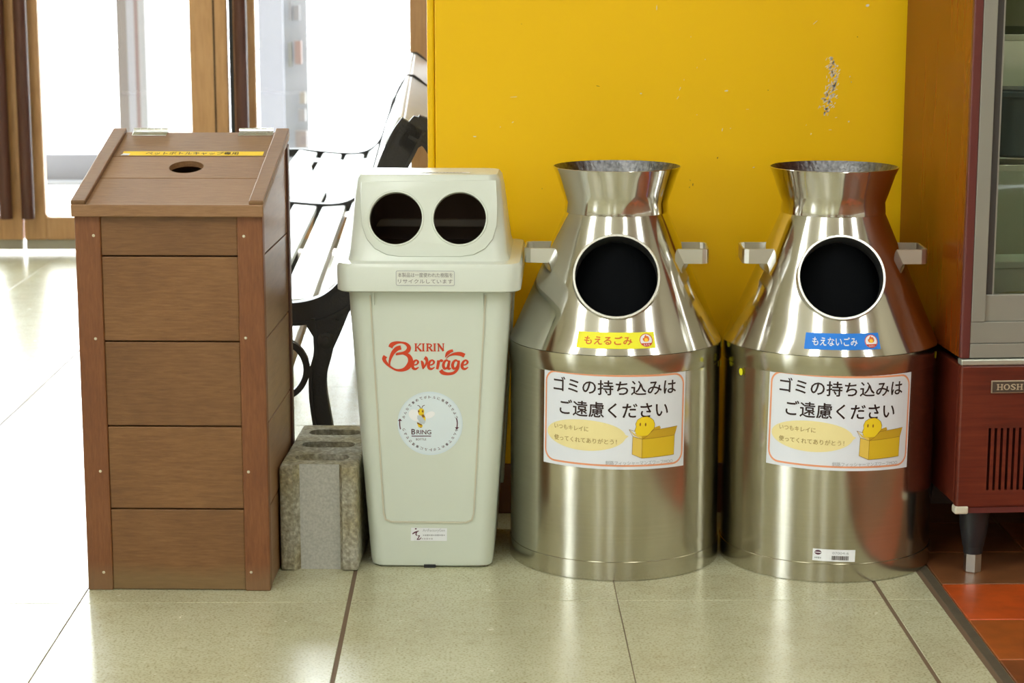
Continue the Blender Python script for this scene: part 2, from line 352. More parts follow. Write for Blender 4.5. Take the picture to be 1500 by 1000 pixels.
# ------------------------------------------------------------------ flat print: 2-D shapes laid on a surface
class G2:
    def __init__(s): s.v = []; s.f = []
    def add(s, V, Fs):
        b = len(s.v); s.v += [tuple(p) for p in V]; s.f += [tuple(b + i for i in f) for f in Fs]; return s
    def rect(s, x0, x1, y0, y1): return s.add([(x0, y0), (x1, y0), (x1, y1), (x0, y1)], [(0, 1, 2, 3)])
    def poly(s, P): return s.add(P, [tuple(range(len(P)))])
    def ellipse(s, cx, cy, rx, ry, n=40, tip=None):
        P = [(cx + rx * math.cos(2 * PI * k / n), cy + ry * math.sin(2 * PI * k / n)) for k in range(n)]
        if tip: P[0] = tip
        return s.poly(P)
    def band(s, A, B):
        n = len(A); return s.add(list(A) + list(B), [(i, (i + 1) % n, n + (i + 1) % n, n + i) for i in range(n)])
    def ring(s, cx, cy, r0, r1, n=40):
        c = [(math.cos(2 * PI * k / n), math.sin(2 * PI * k / n)) for k in range(n)]
        return s.band([(cx + r0 * a, cy + r0 * b) for a, b in c], [(cx + r1 * a, cy + r1 * b) for a, b in c])
    def rborder(s, w, h, r, t, cx=0, cy=0):
        return s.band([(x, y) for x, y, z in rrect(w, h, r, 0, cx, cy)], [(x, y) for x, y, z in rrect(w - 2 * t, h - 2 * t, max(r - t, 1e-4), 0, cx, cy)])
    def rpoly(s, w, h, r, cx=0, cy=0): return s.poly([(x, y) for x, y, z in rrect(w, h, r, 0, cx, cy)])
    def stroke(s, pts, wid, sm=8):
        """pts of (x, y), wid a width or a width per point"""
        if not isinstance(wid, (list, tuple)): wid = [wid] * len(pts)
        q = [(x, y, w) for (x, y), w in zip(pts, wid)]
        if sm and len(q) > 2: q = catmull(q, sm)
        L = []; Rr = []
        for i, (x, y, w) in enumerate(q):
            a = q[max(i - 1, 0)]; b = q[min(i + 1, len(q) - 1)]; dx, dy = b[0] - a[0], b[1] - a[1]; l = math.hypot(dx, dy) or 1
            L.append((x - dy / l * w / 2, y + dx / l * w / 2)); Rr.append((x + dy / l * w / 2, y - dx / l * w / 2))
        n = len(q); return s.add(L + Rr, [(i, i + 1, n + i + 1, n + i) for i in range(n - 1)])
    def text(s, body, cx, cy, w=None, h=None, bold=0.0, shear=0.0, rot=0.0, cap=None):
        V, Fs = font(body, 0.0, shear)
        if bold:      # heavier weight: overprint slightly shifted copies
            n0 = len(V); sh = [(0, 0), (bold, 0), (-bold, 0), (0, bold), (0, -bold)]
            Fs = [tuple(i + k * n0 for i in f) for k in range(5) for f in Fs]; V = [(x + a, y + b) for a, b in sh for x, y in V]
        x0 = min(p[0] for p in V); x1 = max(p[0] for p in V); y0 = min(p[1] for p in V); y1 = max(p[1] for p in V)
        sx = w / (x1 - x0) if w else None; sy = h / (y1 - y0) if h else None
        sx = sx or sy; sy = sy or sx
        mx, my = (x0 + x1) / 2, (y0 + y1) / 2; c, sn = math.cos(rot), math.sin(rot)
        P = [((x - mx) * sx, (y - my) * sy) for x, y in V]
        return s.add([(cx + c * x - sn * y, cy + sn * x + c * y) for x, y in P], Fs)
    def marks(s, cx, cy, w, h, n):      # print too small to read in the photograph: a row of short marks
        for k in range(n):
            x = cx - w / 2 + w * (k + 0.15) / n; hh = h * (0.6 + 0.4 * ((k * 7) % 5) / 4); s.rect(x, x + w / n * 0.7, cy - hh / 2, cy + hh / 2)
        return s
    def px(s, f):      # remap every point
        s.v = [f(*p) for p in s.v]; return s
_FC = {}
def font(body, bold, shear):
    k = (body, bold, shear)
    if k in _FC: return _FC[k]
    cu = bpy.data.curves.new('lettering', 'FONT'); cu.body = body; cu.resolution_u = 3; cu.offset = bold; cu.shear = shear; cu.fill_mode = 'FRONT'
    o = bpy.data.objects.new('lettering', cu); COL.objects.link(o); bpy.context.view_layer.update()
    me = bpy.data.meshes.new_from_object(o.evaluated_get(bpy.context.evaluated_depsgraph_get()))
    r = ([(v.co.x, v.co.y) for v in me.vertices], [tuple(p.vertices) for p in me.polygons])
    bpy.data.objects.remove(o); bpy.data.curves.remove(cu); bpy.data.meshes.remove(me)
    _FC[k] = r; return r
def decal(name, g, m, parent, fn, cut=0.0, label=None):
    """lay flat print g on a surface: fn maps (x, y) to 3-D; cut = strip width for curved surfaces"""
    bm = bmesh.new(); vs = [bm.verts.new((x, y, 0)) for x, y in g.v]
    for f in g.f:
        try: bm.faces.new([vs[i] for i in f])
        except ValueError: pass
    if cut:
        x0 = min(p[0] for p in g.v); x1 = max(p[0] for p in g.v); k = math.ceil(x0 / cut)
        while k * cut < x1:
            bmesh.ops.bisect_plane(bm, geom=bm.verts[:] + bm.edges[:] + bm.faces[:], plane_co=(k * cut, 0, 0), plane_no=(1, 0, 0), dist=1e-7); k += 1
    for v in bm.verts: v.co = Vector(fn(v.co.x, v.co.y))
    me = bpy.data.meshes.new(name); bm.to_mesh(me); bm.free(); me.materials.append(m)
    o = link(name, me, parent)
    if label: o['label'] = label
    return o
def on_plane(P, ex, ey, off):
    P = Vector(P); ex = Vector(ex).normalized(); ey = Vector(ey).normalized(); n = ex.cross(ey).normalized()
    return lambda x, y: P + ex * x + ey * y + n * off
def on_cyl(r, z0, off, th0=0.0, rot=0.0):
    c, s = math.cos(rot), math.sin(rot)
    def f(x, y):
        x, y = c * x - s * y, s * x + c * y; a = th0 + x / r
        return ((r + off) * math.sin(a), -(r + off) * math.cos(a), z0 + y)
    return f

# ================================================================== SETTING
# floor: brown joint bed, terrazzo tiles 450 mm, a thick brown joint at every second line
T = 0.45; TX0 = -0.2215; TY0 = 3.253
fl = tag(MB().box(-4.5, 0.784, -3, 7.6, -0.06, -0.0012).build('floor', M_JOINT), 'pale speckled terrazzo tile floor with brown joints', None, None, 'structure')
def tile_mesh(xa, xb, dy=T):
    return MB().box(xa, xb, 0.0009, dy - 0.0009, -0.02, 0).mesh('floor_tile', bevel=0.0006, seg=1)
TM = [tile_mesh(0.0035, T - 0.0008), tile_mesh(0.0008, T - 0.0035)]
TME = tile_mesh(0.0035, 0.764 - (TX0 + 2 * T))
for me in TM + [TME]: me.materials.append(M_FLOOR)
rest = MB()
for ix in range(-10, 3):
    for iy in range(-14, 10):
        x = TX0 + ix * T; y = TY0 + iy * T
        if x < -4.5 or y < -3 or y > 7.55: continue
        if ix == 2: me = TME
        else: me = TM[ix % 2]
        near = -2.6 < x and y > 1.9 and (x > -1.6 or y > 4)
        if near:
            o = link('floor_tile', me, fl); o.location = (x, y, 0)
        else:
            xa, xb = ((0.0035, T - 0.0008), (0.0008, T - 0.0035))[ix % 2] if ix < 2 else (0.0035, 0.764 - (TX0 + 2 * T))
            yb = min(y + T - 0.0009, 7.6)
            rest.box(x + xa, x + xb, y + 0.0009, yb, -0.02, 0)
tag(rest.build('floor_tiles_beyond', M_FLOOR, fl), kind='stuff')
# terracotta floor on the right with a stone edging strip
fr = tag(MB().box(0.784, 4.2, -3, 7.6, -0.06, -0.004).build('floor_right', mat('pale_joint', (0.36, 0.27, 0.15), 0.7)), 'terracotta quarry tile floor under the showcase', None, None, 'structure')
MB().box(0.7735, 0.790, -3, 7.6, -0.05, -0.0005).build('edging_strip', mat('edging_stone', (0.085, 0.066, 0.042), 0.7, var=0.3, scale=40), fr, bevel=0.001)
MB().box(0.764, 0.7735, -3, 7.6, -0.055, -0.012).build('edging_gap', M_GROOVE, fr)
tme = MB().box(0.002, 0.198 - 0.002, 0.002, 0.194, -0.02, 0).mesh('quarry_tile', bevel=0.0012, seg=1); tme.materials.append(M_TERRA)
rest = MB()
for ix in range(0, 17):
    for iy in range(-31, 22):
        x = 0.791 + ix * 0.198; y = 3.3375 + iy * 0.1955
        if ix < 6 and -6 <= iy <= 4: 
            o = link('quarry_tile', tme, fr); o.location = (x, y, 0)
            base = {0: (0.20, 0.075, 0.028), -1: (0.47, 0.075, 0.012), -2: (0.34, 0.085, 0.014), -3: (0.22, 0.065, 0.016)}.get(iy) or random.choice(((0.22, 0.07, 0.02), (0.34, 0.085, 0.016), (0.42, 0.08, 0.016)))  # row at the showcase front: its shade is put into the browner colour
            k = random.uniform(0.9, 1.1); o.color = tuple(c * k for c in base) + (1,)
        else: rest.box(x + 0.002, x + 0.196, y + 0.002, y + 0.194, -0.02, 0)
rest = tag(rest.build('quarry_tiles_beyond', M_TERRA, fr), kind='stuff'); rest.color = (0.30, 0.11, 0.05, 1)

# yellow partition wall
WY = 3.82
pw = tag(MB().box(-0.085, 0.8035, WY, WY + 0.05, 0.0, 2.3).build('wall_partition', M_YEL, bevel=0.003), 'yellow painted partition wall with scratches behind the bins', None, None, 'structure')
cp = MB()
cp.prism([(x, y) for x, y, z in rrect(0.0135, 0.054, 0.005, 0, -0.0925, WY + 0.025)], lambda x, y: (x, y, 0.0), lambda x, y: (x, y, 2.3))
cp.build('corner_post', M_YEL, pw, smooth=True)
MB().box(-0.1005, -0.083, WY - 0.006, WY + 0.01, 0.655, 0.667).build('corner_bracket', M_YEL, pw, bevel=0.002)
MB().box(-0.095, 0.8035, WY - 0.006, WY, 0.0, 0.099).build('baseboard', M_BASEB, pw, bevel=0.002)
g = G2()
def chip(u, v, l, w, a):
    p = PY(u, v, WY); n = 6; r = [random.uniform(0.6, 1.1) for _ in range(n)]
    ca, sa = math.cos(a), math.sin(a); P = []
    for k in range(n):
        t = 2 * PI * k / n; x = l / 2 * r[k] * math.cos(t); y = w / 2 * r[k] * math.sin(t); P.append((p.x + ca * x - sa * y, p.z + sa * x + ca * y))
    g.poly(P)
for k in range(170):      # the big scraped patch
    t = random.random(); v = 84 + t * 84; cx = 1216 + 6 * math.sin(t * 5) + (t - 0.5) * 2
    chip(cx + random.gauss(0, 5 if 0.15 < t < 0.9 else 3.5), v, random.uniform(0.004, 0.011), random.uniform(0.0013, 0.0030), rad(random.choice((60, 75, 25, 50)) + random.uniform(-15, 15)))
for u, v, l, w, a in ((962, 12, .012, .002, 88), (1271, 8, .008, .006, 20), (1194, 33, .014, .0012, 40), (1064, 133, .009, .003, 10), (939, 137, .004, .003, 0), (996, 130, .011, .0014, 70), (993, 143, .008, .0014, 60), (1002, 117, .004, .001, 80), (1058, 190, .008, .002, 75), (1070, 188, .003, .001, 20), (752, 142, .022, .0012, 2), (695, 200, .008, .002, 5), (733, 186, .003, .0016, 60), (751, 179, .005, .002, 30), (1181, 183, .003, .001, 50), (1188, 196, .005, .0016, 60), (1225, 172, .006, .001, 10), (1216, 190, .008, .001, 0), (1243, 178, .004, .004, 60), (1245, 112, .004, .002, 70), (1247, 120, .004, .002, 80), (1033, 87, .003, .002, 0), (1021, 99, .004, .001, 70), (1012, 54, .003, .001, 80), (1095, 160, .007, .0008, 5), (1247, 120, .003, .002, 70), (1021, 168, .003, .001, 0), (1332, 38, .005, .003, 70), (1104, 245, .006, .002, 10)):
    chip(u, v, l, w, rad(a))
tag(decal('paint_chips', g, M_CHIP, pw, lambda x, z: (x, WY - 0.0004, z)), 'bare scraped patches in the yellow paint', kind='stuff')
g = G2()
for u, v, l, w, a in ((876, 126, .009, .0015, -10), (1051, 231, .006, .0025, 60), (1015, 270, .006, .002, 80), (1010, 274, .004, .0015, 80), (1011, 264, .004, .001, 130), (794, 276, .003, .0012, 80), (764, 35, .003, .0012, 0), (1125, 132, .002, .002, 0), (1256, 54, .003, .002, 0), (1325, 222, .012, .001, 15), (1322, 227, .008, .0008, -10)):
    chip(u, v, l, w, rad(a))
tag(decal('dark_scuffs', g, flat('scuff', (0.16, 0.08, 0.01)), pw, lambda x, z: (x, WY - 0.0005, z)), kind='stuff')

tag(MB().box(0.806, 4.2, 3.875, 3.95, 0, 3.1).build('wall_light_block', mat('light_block_brown', (0.075, 0.035, 0.022), 0.6)), 'dark brown wall added behind the showcase to block stray light', None, None, 'structure')  # unseen wall, added to stop light leaking past and under the showcase
# outer shell of the hall: rear wall with the doors, side walls, front wall, ceiling
RY = 7.6; CH = 3.1
wr = MB(); wr.box(-4.5, -4.1, RY, RY + 0.15, 0, CH); wr.box(0.45, 4.2, RY, RY + 0.15, 0, CH); wr.box(-4.1, 0.45, RY, RY + 0.15, 2.45, CH)
tag(wr.build('wall_back', M_WALL), 'beige wall around the row of wooden glass doors', None, None, 'structure')
wl = MB(); wl.box(-4.65, -4.5, -3, -2.8, 0, CH); wl.box(-4.65, -4.5, 0.4, RY, 0, CH); wl.box(-4.65, -4.5, -2.8, 0.4, 0, 0.5); wl.box(-4.65, -4.5, -2.8, 0.4, 2.7, CH)
tag(wl.build('wall_left', M_WALL), 'beige side wall with a wide window', None, None, 'structure')
tag(MB().box(4.2, 4.35, -3, RY, 0, CH).build('wall_right', M_WALL), 'beige side wall on the right', None, None, 'structure')
FWIN = [(-2.35, -2.15), (-0.72, -0.54), (1.5, 1.62)]      # tall slot windows in the wall behind the camera
wf = MB(); xs = [-4.5] + [q for w in FWIN for q in w] + [4.2]
for a, b in zip(xs[0::2], xs[1::2]): wf.box(a, b, -3.15, -3, 0, CH)
for a, b in FWIN: wf.box(a, b, -3.15, -3, 0, 0.3); wf.box(a, b, -3.15, -3, 2.5, CH)
tag(wf.build('wall_front', mat('olive_plaster', (0.40, 0.37, 0.25), 0.8)), 'beige wall behind the viewer with tall slot windows', None, None, 'structure')
tag(MB().box(-4.65, 4.35, -3.15, RY + 0.15, CH, CH + 0.1).build('ceiling', M_CEIL), 'plain pale hall ceiling', None, None, 'structure')
for i, (a, b) in enumerate(FWIN):
    w = tag(MB().box(a, b, -3.09, -3.08, 0.3, 2.5).build('window_%d' % (i + 1), M_GLASS), 'tall slot window behind the viewer', None, None, 'structure')
    fm = MB(); fm.box(a, a + 0.03, -3.12, -3.02, 0.3, 2.5); fm.box(b - 0.03, b, -3.12, -3.02, 0.3, 2.5); fm.box(a + 0.03, b - 0.03, -3.12, -3.02, 0.3, 0.34); fm.box(a + 0.03, b - 0.03, -3.12, -3.02, 2.46, 2.5)
    fm.build('window_frame', M_BWOOD, w)
    portal(((a + b) / 2, -3.11, 1.4), (PI / 2, 0, 0), b - a, 2.2)
w = tag(MB().box(-4.58, -4.57, -2.8, 0.4, 0.5, 2.7).build('window_4', M_GLASS), 'wide side window of the hall', None, None, 'structure')
fm = MB()
for y in (-2.8, -1.75, -0.7, 0.35): fm.box(-4.62, -4.52, y, y + 0.05, 0.5, 2.7)
fm.build('window_frame', M_BWOOD, w)
for i, (x0, x1) in enumerate(((0.1, 0.5), (2.3, 2.6), (-1.6, -1.25))):
    tag(MB().box(x0, x1, -3.0, -2.85, 0, CH).build('trim_%d' % (i + 1), M_BWOOD, bevel=0.01), 'dark wooden pillar on the wall behind the viewer', None, None, 'structure')
M_LAMP = emis('lamp_diffuser', (0.97, 1.0, 0.97), LAMP)
for (x, y, sx, sy, lab) in ((-0.95, 0.6, 0.5, 2.4, 'left of the bins'), (1.15, 0.9, 0.28, 2.4, 'right of the bins'), (-2.9, 1.2, 0.4, 2.4, 'by the side window'), (2.9, 0.6, 0.4, 2.4, 'over the terracotta floor'), (-2.0, 5.3, 0.4, 2.4, 'added to light the wooden doors'), (0.2, 5.6, 0.3, 1.8, 'added over the bench to light the doors')):  # the last two are unseen, added to brighten the rear doors
    l = empty('ceiling_lamp', (x, y, CH), label='long white ceiling lamp overhead, ' + lab, cat='lamp', group='ceiling lamps')
    MB().box(-sx / 2 - 0.03, sx / 2 + 0.03, -sy / 2 - 0.03, sy / 2 + 0.03, -0.06, 0).build('housing', M_ALU, l, bevel=0.005)
    MB().box(-sx / 2, sx / 2, -sy / 2, sy / 2, -0.075, -0.06).build('diffuser', M_LAMP, l)

# ---------------- rear doors (wooden frames, glass, bar handles, brush strips)
def dx(u): return PY(u, 200, RY).x
def dz(v): return PY(100, v, RY).z
zb0, zb1, zr = dz(351), dz(318), dz(351)
def door(n, x0, x1, sl, sr, handle, lab):
    """x0..x1 outer edges, sl / sr stile widths"""
    d = tag(empty('door_%d' % n, (x0, RY, 0)), lab, None, None, 'structure'); w = x1 - x0; H = 2.4; t = 0.045
    MB().box(0, sl, 0, t, zb0, H).build('stile', M_DOORW, d, bevel=0.004)
    MB().box(w - sr, w, 0, t, zb0, H).build('stile', M_DOORW, d, bevel=0.004)
    MB().box(sl, w - sr, 0, t, zb0, zb1).build('bottom_rail', M_DOORW, d, bevel=0.004)
    MB().box(sl, w - sr, 0, t, H - 0.09, H).build('top_rail', M_DOORW, d, bevel=0.004)
    p = MB(); q = 0.018
    p.prism([(0, 0), (q, 0)] + [(q - q * math.sin(a * PI / 12), q - q * math.cos(a * PI / 12)) for a in range(1, 6)] + [(0, q)], lambda x, z: (sl + x, 0.005, zb1 + z), lambda x, z: (sl + x, t - 0.005, zb1 + z))
    p.build('corner_fillet', M_DOORW, d)
    MB().box(sl, w - sr, 0.018, 0.024, zb1, H - 0.09).build('glass_pane', M_GLASS, d)
    MB().box(0.004, w - 0.004, 0.006, t - 0.006, dz(366), zb0).build('brush_strip', mat('grey_strip', (0.36, 0.33, 0.26), 0.6), d)
    if handle is not None:
        h = MB().tube([(handle, -0.05, dz(318)), (handle, -0.05, 1.9)], 0.0245, 14).build('bar_handle', M_HANDW, d, smooth=True)
        for z in (0.32, 1.05, 1.75): MB().tube([(handle, -0.035, z), (handle, 0.0, z)], 0.009, 8).build('standoff', M_CHROME, h)
    return d
xA0, xA1 = dx(-280), dx(27.3)
xB0, xB1 = dx(29.7), dx(336)
xC0, xC1 = dx(345), dx(650)
door(1, xA0, xA1, 0.09, dx(25) - dx(-6), (xA1 - xA0) - (dx(25) - dx(6)), 'wooden glass door leaf cut by the left edge of the picture')
dB = door(2, xB0, xB1, dx(62) - dx(29.7), dx(336) - dx(281), dx(41) - dx(29.7), 'wooden glass door leaf left of the brown box')
MB().box(dx(317) - xB0 - 0.003, dx(317) - xB0 + 0.003, -0.0015, 0.01, zb0, 2.4).build('groove', M_GROOVE, dB)
door(3, xC0, xC1, dx(377) - dx(345), dx(650) - dx(601), dx(358) - dx(345), 'wooden glass door leaf behind the bench')
tag(MB().box(xC1 + 0.01, 0.45, RY, RY + 0.1, 0, 2.45).build('trim_4', M_DOORW), 'wooden door post behind the yellow partition', None, None, 'structure')
dD = door(4, xA0 - 0.86, xA0 - 0.01, 0.09, 0.09, 0.05, 'wooden glass door leaf far to the left')
tag(MB().box(-4.1, 0.45, RY - 0.01, RY + 0.1, 2.4, 2.45).build('trim_5', M_DOORW), 'wooden door head rail', None, None, 'structure')
tag(MB().box(-4.1, xA0 - 0.88, RY, RY + 0.1, 0, 2.45).build('trim_6', M_DOORW), 'wooden door post at the far left', None, None, 'structure')
tag(MB().box(dx(27.3) - 0.004, dx(29.7) + 0.004, RY + 0.05, RY + 0.056, 0.16, 2.4).build('trim_8', M_GASK), 'dark seal strip between the two left door leaves', None, None, 'structure')
tag(MB().box(dx(337), dx(344), RY + 0.03, RY + 0.06, 0.05, 2.4).build('trim_7', M_BLACK), 'dark gap strip between two door leaves', None, None, 'structure')

# ---------------- outside, over-bright
tag(MB().box(-12, 9, RY + 0.0, 30, -0.08, -0.02).build('ground_outside', mat('pale_paving', (0.7, 0.7, 0.7), 0.8)), 'bright pale paving outside the doors', None, None, 'structure')
OY = 10.2
EX = 5.0 / WORLD
def ext(name, c): return mat(name, tuple(x * EX for x in c), 0.7)
def ob(u0, u1, v0, v1, Y, d, m, name, parent=None):
    a = PY(u0, v1, Y); b = PY(u1, v0, Y)
    return MB().box(a.x, b.x, Y, Y + d, max(a.z, -0.02), b.z).build(name, m, parent)
vp = empty('porch_post', (0, 0, 0), label='washed out pale porch post with brown edges outside the glass door', cat='post')
a = PY(176, 300, OY)
for (u0, u1, c, nm) in ((174, 189, (0.085, 0.065, 0.055), 'post_edge'), (189, 200, (0.17, 0.165, 0.18), 'post_face'), (200, 206, (0.10, 0.055, 0.05), 'post_edge'), (206, 216, (0.175, 0.172, 0.175), 'post_face')):
    x0 = PY(u0, 150, OY).x; x1 = PY(u1, 150, OY).x
    MB().box(x0, x1, OY, OY + 0.12, -0.02, 2.6).build(nm, ext('porch_%d' % u0, c), vp)
lw = empty('low_wall', (0, 0, 0), label='washed out low grey wall beyond the glass door', cat='wall')
LY = 10.4
x0, x1 = PY(-300, 200, LY).x, PY(172, 200, LY).x
z0, z1 = 0.0, PY(100, 226, LY).z
MB().box(x0, x1, LY, LY + 0.2, z0, z1).build('wall_face', ext('low_wall_grey', (0.172, 0.168, 0.19)), lw)
MB().box(x0, x1, LY - 0.1, LY + 0.2, -0.02, z0).build('wall_foot', ext('low_wall_pale', (0.23, 0.23, 0.24)), lw)
ds = empty('display_rack', (0, 0, 0), label='blurred rack with reddish and grey goods outside the middle glass door', cat='rack')
ob(384, 412, -60, 330, 11.0, 0.05, ext('rack_lilac', (0.19, 0.19, 0.22)), 'panel', ds)
ob(412, 448, -60, 330, 11.2, 0.05, ext('rack_pale', (0.205, 0.205, 0.22)), 'panel', ds)
for (u0, u1, v0, v1, c) in ((422, 427, 62, 98, (0.13, 0.125, 0.11)), (432, 441, 60, 94, (0.14, 0.075, 0.06)), (430, 438, 8, 30, (0.12, 0.11, 0.115)), (423, 427, 2, 30, (0.15, 0.14, 0.15)), (439, 447, 135, 152, (0.15, 0.125, 0.10)), (437, 447, 160, 178, (0.13, 0.115, 0.115)), (433, 449, 192, 216, (0.12, 0.09, 0.08))):
    ob(u0, u1, v0, v1, 11.1, 0.06, ext('goods_%d_%d' % (u0, v0), c), 'goods', ds)

# ================================================================== WOODEN BOX
BR = rad(-2.2)
bx = empty('wooden_bin', (-0.6702, 3.327, 0), BR, label='tall brown wooden box with sloping lid for bottle caps', cat='bin')
BW, BD = 0.3115, 0.335; ZF, ZK = 0.644, 0.735                    # width, depth, front and back height of the body
ZS = [0.0, 0.1425, 0.2857, 0.4303, 0.5738, 0.643]
pwid = 0.0425
def slope(y): return ZF + (ZK - ZF) * y / BD
for a, b in zip(ZS, ZS[1:]):
    MB().box(pwid, BW - pwid, 0.003, 0.018, a + 0.0012, b - 0.0012).build('front_plank', M_BOXW, bx, bevel=0.0015)
MB().box(pwid - 0.01, BW - pwid + 0.01, 0.018, 0.026, 0.006, 0.64).build('inner_panel', M_GROOVE, bx)
for x0 in (0, BW - pwid):
    p = MB().box(x0, x0 + pwid, 0.0, 0.022, 0.0, 0.643).build('corner_post', M_BOXP, bx, bevel=0.002)
    for u, v in (((137, 345), (140, 496), (147, 690), (152, 838)) if x0 == 0 else ((357, 346), (360, 495), (364, 691), (368, 838))):
        q = local(bx, hit(u, v, bx.location, (math.sin(BR), -math.cos(BR), 0)))
        MB().lathe([(0, 0.0012), (0.0022, 0.001), (0.0028, 0), (0, -0.002)], 12).px if False else None
        m = MB().lathe([(0, 0.0013), (0.0018, 0.001), (0.0026, 0), (0, -0.001)], 12)
        m.v = [(q.x + x, -0.0001 - z, q.z + y) for x, y, z in m.v]
        m.build('screw', M_SCREW, p, smooth=True)
# side walls: planks in line with the front ones, topmost one cut to the slope
for x0 in (0.002, BW - 0.017):
    for a, b in zip(ZS, ZS[1:-1] + [None]):
        zb = b - 0.0012 if b else None
        P = [(0.022, a + 0.0012), (BD - 0.022, a + 0.0012), (BD - 0.022, zb or slope(BD - 0.022) - 0.002), (0.022, zb or slope(0.022) - 0.002)]
        MB().prism(P, lambda y, z: (x0, y, z), lambda y, z: (x0 + 0.015, y, z)).build('side_plank', M_SIDEW, bx, bevel=0.0012)
    MB().prism([(BD - 0.022, 0), (BD, 0), (BD, slope(BD) - 0.002), (BD - 0.022, slope(BD - 0.022) - 0.002)], lambda y, z: (x0 if x0 < 0.1 else BW - 0.036, y, z), lambda y, z: (0.036 if x0 < 0.1 else BW + 0.002, y, z)).build('back_post', M_HANDW, bx, bevel=0.0015)
for a, b in zip(ZS, ZS[1:-1] + [ZK - 0.003]): MB().box(0.036, BW - 0.036, BD - 0.018, BD - 0.004, a + 0.0012, b - 0.0012).build('back_plank', M_BOXW, bx, bevel=0.001)
MB().box(0.018, BW - 0.018, 0.02, BD - 0.02, 0.01, 0.02).build('bottom_board', M_BOXW, bx)
# lid: local slope frame
sa = math.atan2(ZK - ZF, BD); LX = Vector((1, 0, 0)); LYv = Vector((0, math.cos(sa), math.sin(sa))); LN = Vector((0, -math.sin(sa), math.cos(sa)))
LO = Vector((-0.003, -0.006, ZF + 0.006)); LWID = BW + 0.006; LLEN = (BD + 0.010) / math.cos(sa); LT = 0.010
lid = bpy.data.objects.new('lid', None); COL.objects.link(lid); lid.parent = bx
def lidbox(mb, x0, x1, t0, t1, n0, n1):
    V = [LO + LX * x + LYv * t + LN * n for n in (n0, n1) for t in (t0, t1) for x in (x0, x1)]
    return mb.add(V, [(0, 2, 3, 1), (4, 5, 7, 6), (0, 1, 5, 4), (1, 3, 7, 5), (3, 2, 6, 7), (2, 0, 4, 6)])
RB = bx.rotation_euler.to_matrix()
def lid_uv(u, v):
    P = RB @ (LO + LN * LT) + bx.location; q = local(bx, hit(u, v, P, RB @ LN)) - LO
    return q.dot(LX), q.dot(LYv)
t1 = lid_uv(260, 261)[1]; t2 = lid_uv(260, 229)[1]
hx, ht = lid_uv(273, 244.5)
for a, b in ((0.0, t1), (t1, t2), (t2, LLEN)):
    o = lidbox(MB(), 0.0, LWID, a + 0.0008, b - 0.0008, 0, LT).build('lid_plank', M_LIDW, lid, bevel=0.001)
    if a < ht < b:
        c = MB().lathe([(0, -0.05), (0.0295, -0.05), (0.0295, 0.05), (0, 0.05)], 40)
        c.v = [tuple(LO + LX * (hx + x) + LYv * (ht + y) + LN * z) for x, y, z in c.v]
        co = c.build('cutter', M_GROOVE, bx); boolean(o, [co], smooth=False)
for x0 in (0.0, LWID - 0.024):
    lidbox(MB(), x0, x0 + 0.024, 0.0, LLEN, LT, LT + 0.008).build('lid_batten', M_LIDW, lid, bevel=0.002)
MB().box(-0.003, LWID - 0.003, -0.010, -0.001, 0.6405, 0.661).build('lid_front_lip', M_LIDW, lid, bevel=0.002)
# yellow tape with the print
ya, yb = lid_uv(174, 229), lid_uv(387, 222)
tx0, tx1 = ya[0] + 0.004, yb[0]; tm = lid_uv(280, 225)[1]; tw = 0.021
fn = lambda off: (lambda x, y: LO + LX * x + LYv * y + LN * (LT + off))
tp = decal('label_strip', G2().poly([(tx0 + 0.012, tm - tw / 2), (tx1, tm - tw / 2), (tx1, tm + tw / 2), (tx0, tm + tw / 2), (tx0, tm)]), M_YTAPE, lid, fn(0.0004), label='yellow tape printed in black')
decal('lettering', G2().text('ペットボトルキャップ専用', lid_uv(281, 226)[0], tm, w=lid_uv(349, 225)[0] - lid_uv(213, 225)[0], h=0.0145, bold=0.012), M_INK, tp, fn(0.0007))
decal('torn_end', G2().poly([(tx0 - 0.002, tm - tw / 2), (tx0 + 0.013, tm - tw / 2), (tx0 + 0.014, tm - 0.002), (tx0 + 0.002, tm)]), M_LABELW, tp, fn(0.0008))
# hinges
for u in (219, 374):
    x, t = lid_uv(u, 198); h = bpy.data.objects.new('hinge', None); COL.objects.link(h); h.parent = bx
    lidbox(MB(), x - 0.031, x + 0.031, LLEN - 0.022, LLEN, LT, LT + 0.0018).build('hinge_leaf', M_CHROME, h, bevel=0.0004)
    for k in range(5):
        c0 = LO + LX * (x - 0.031 + k * 0.0124) + LYv * (LLEN + 0.003) + LN * (LT + 0.002)
        MB().tube([c0, c0 + LX * 0.0118], 0.0048, 10).build('knuckle', M_CHROME, h, smooth=True)
    for k in (-0.02, 0.0, 0.02):
        m = MB().lathe([(0, 0.0012), (0.002, 0.001), (0.003, 0), (0, -0.0005)], 10)
        m.v = [tuple(LO + LX * (x + k + a) + LYv * (LLEN - 0.012 + b) + LN * (LT + 0.0018 + c)) for a, b, c in m.v]; m.build('screw', M_CHROME, h, smooth=True)

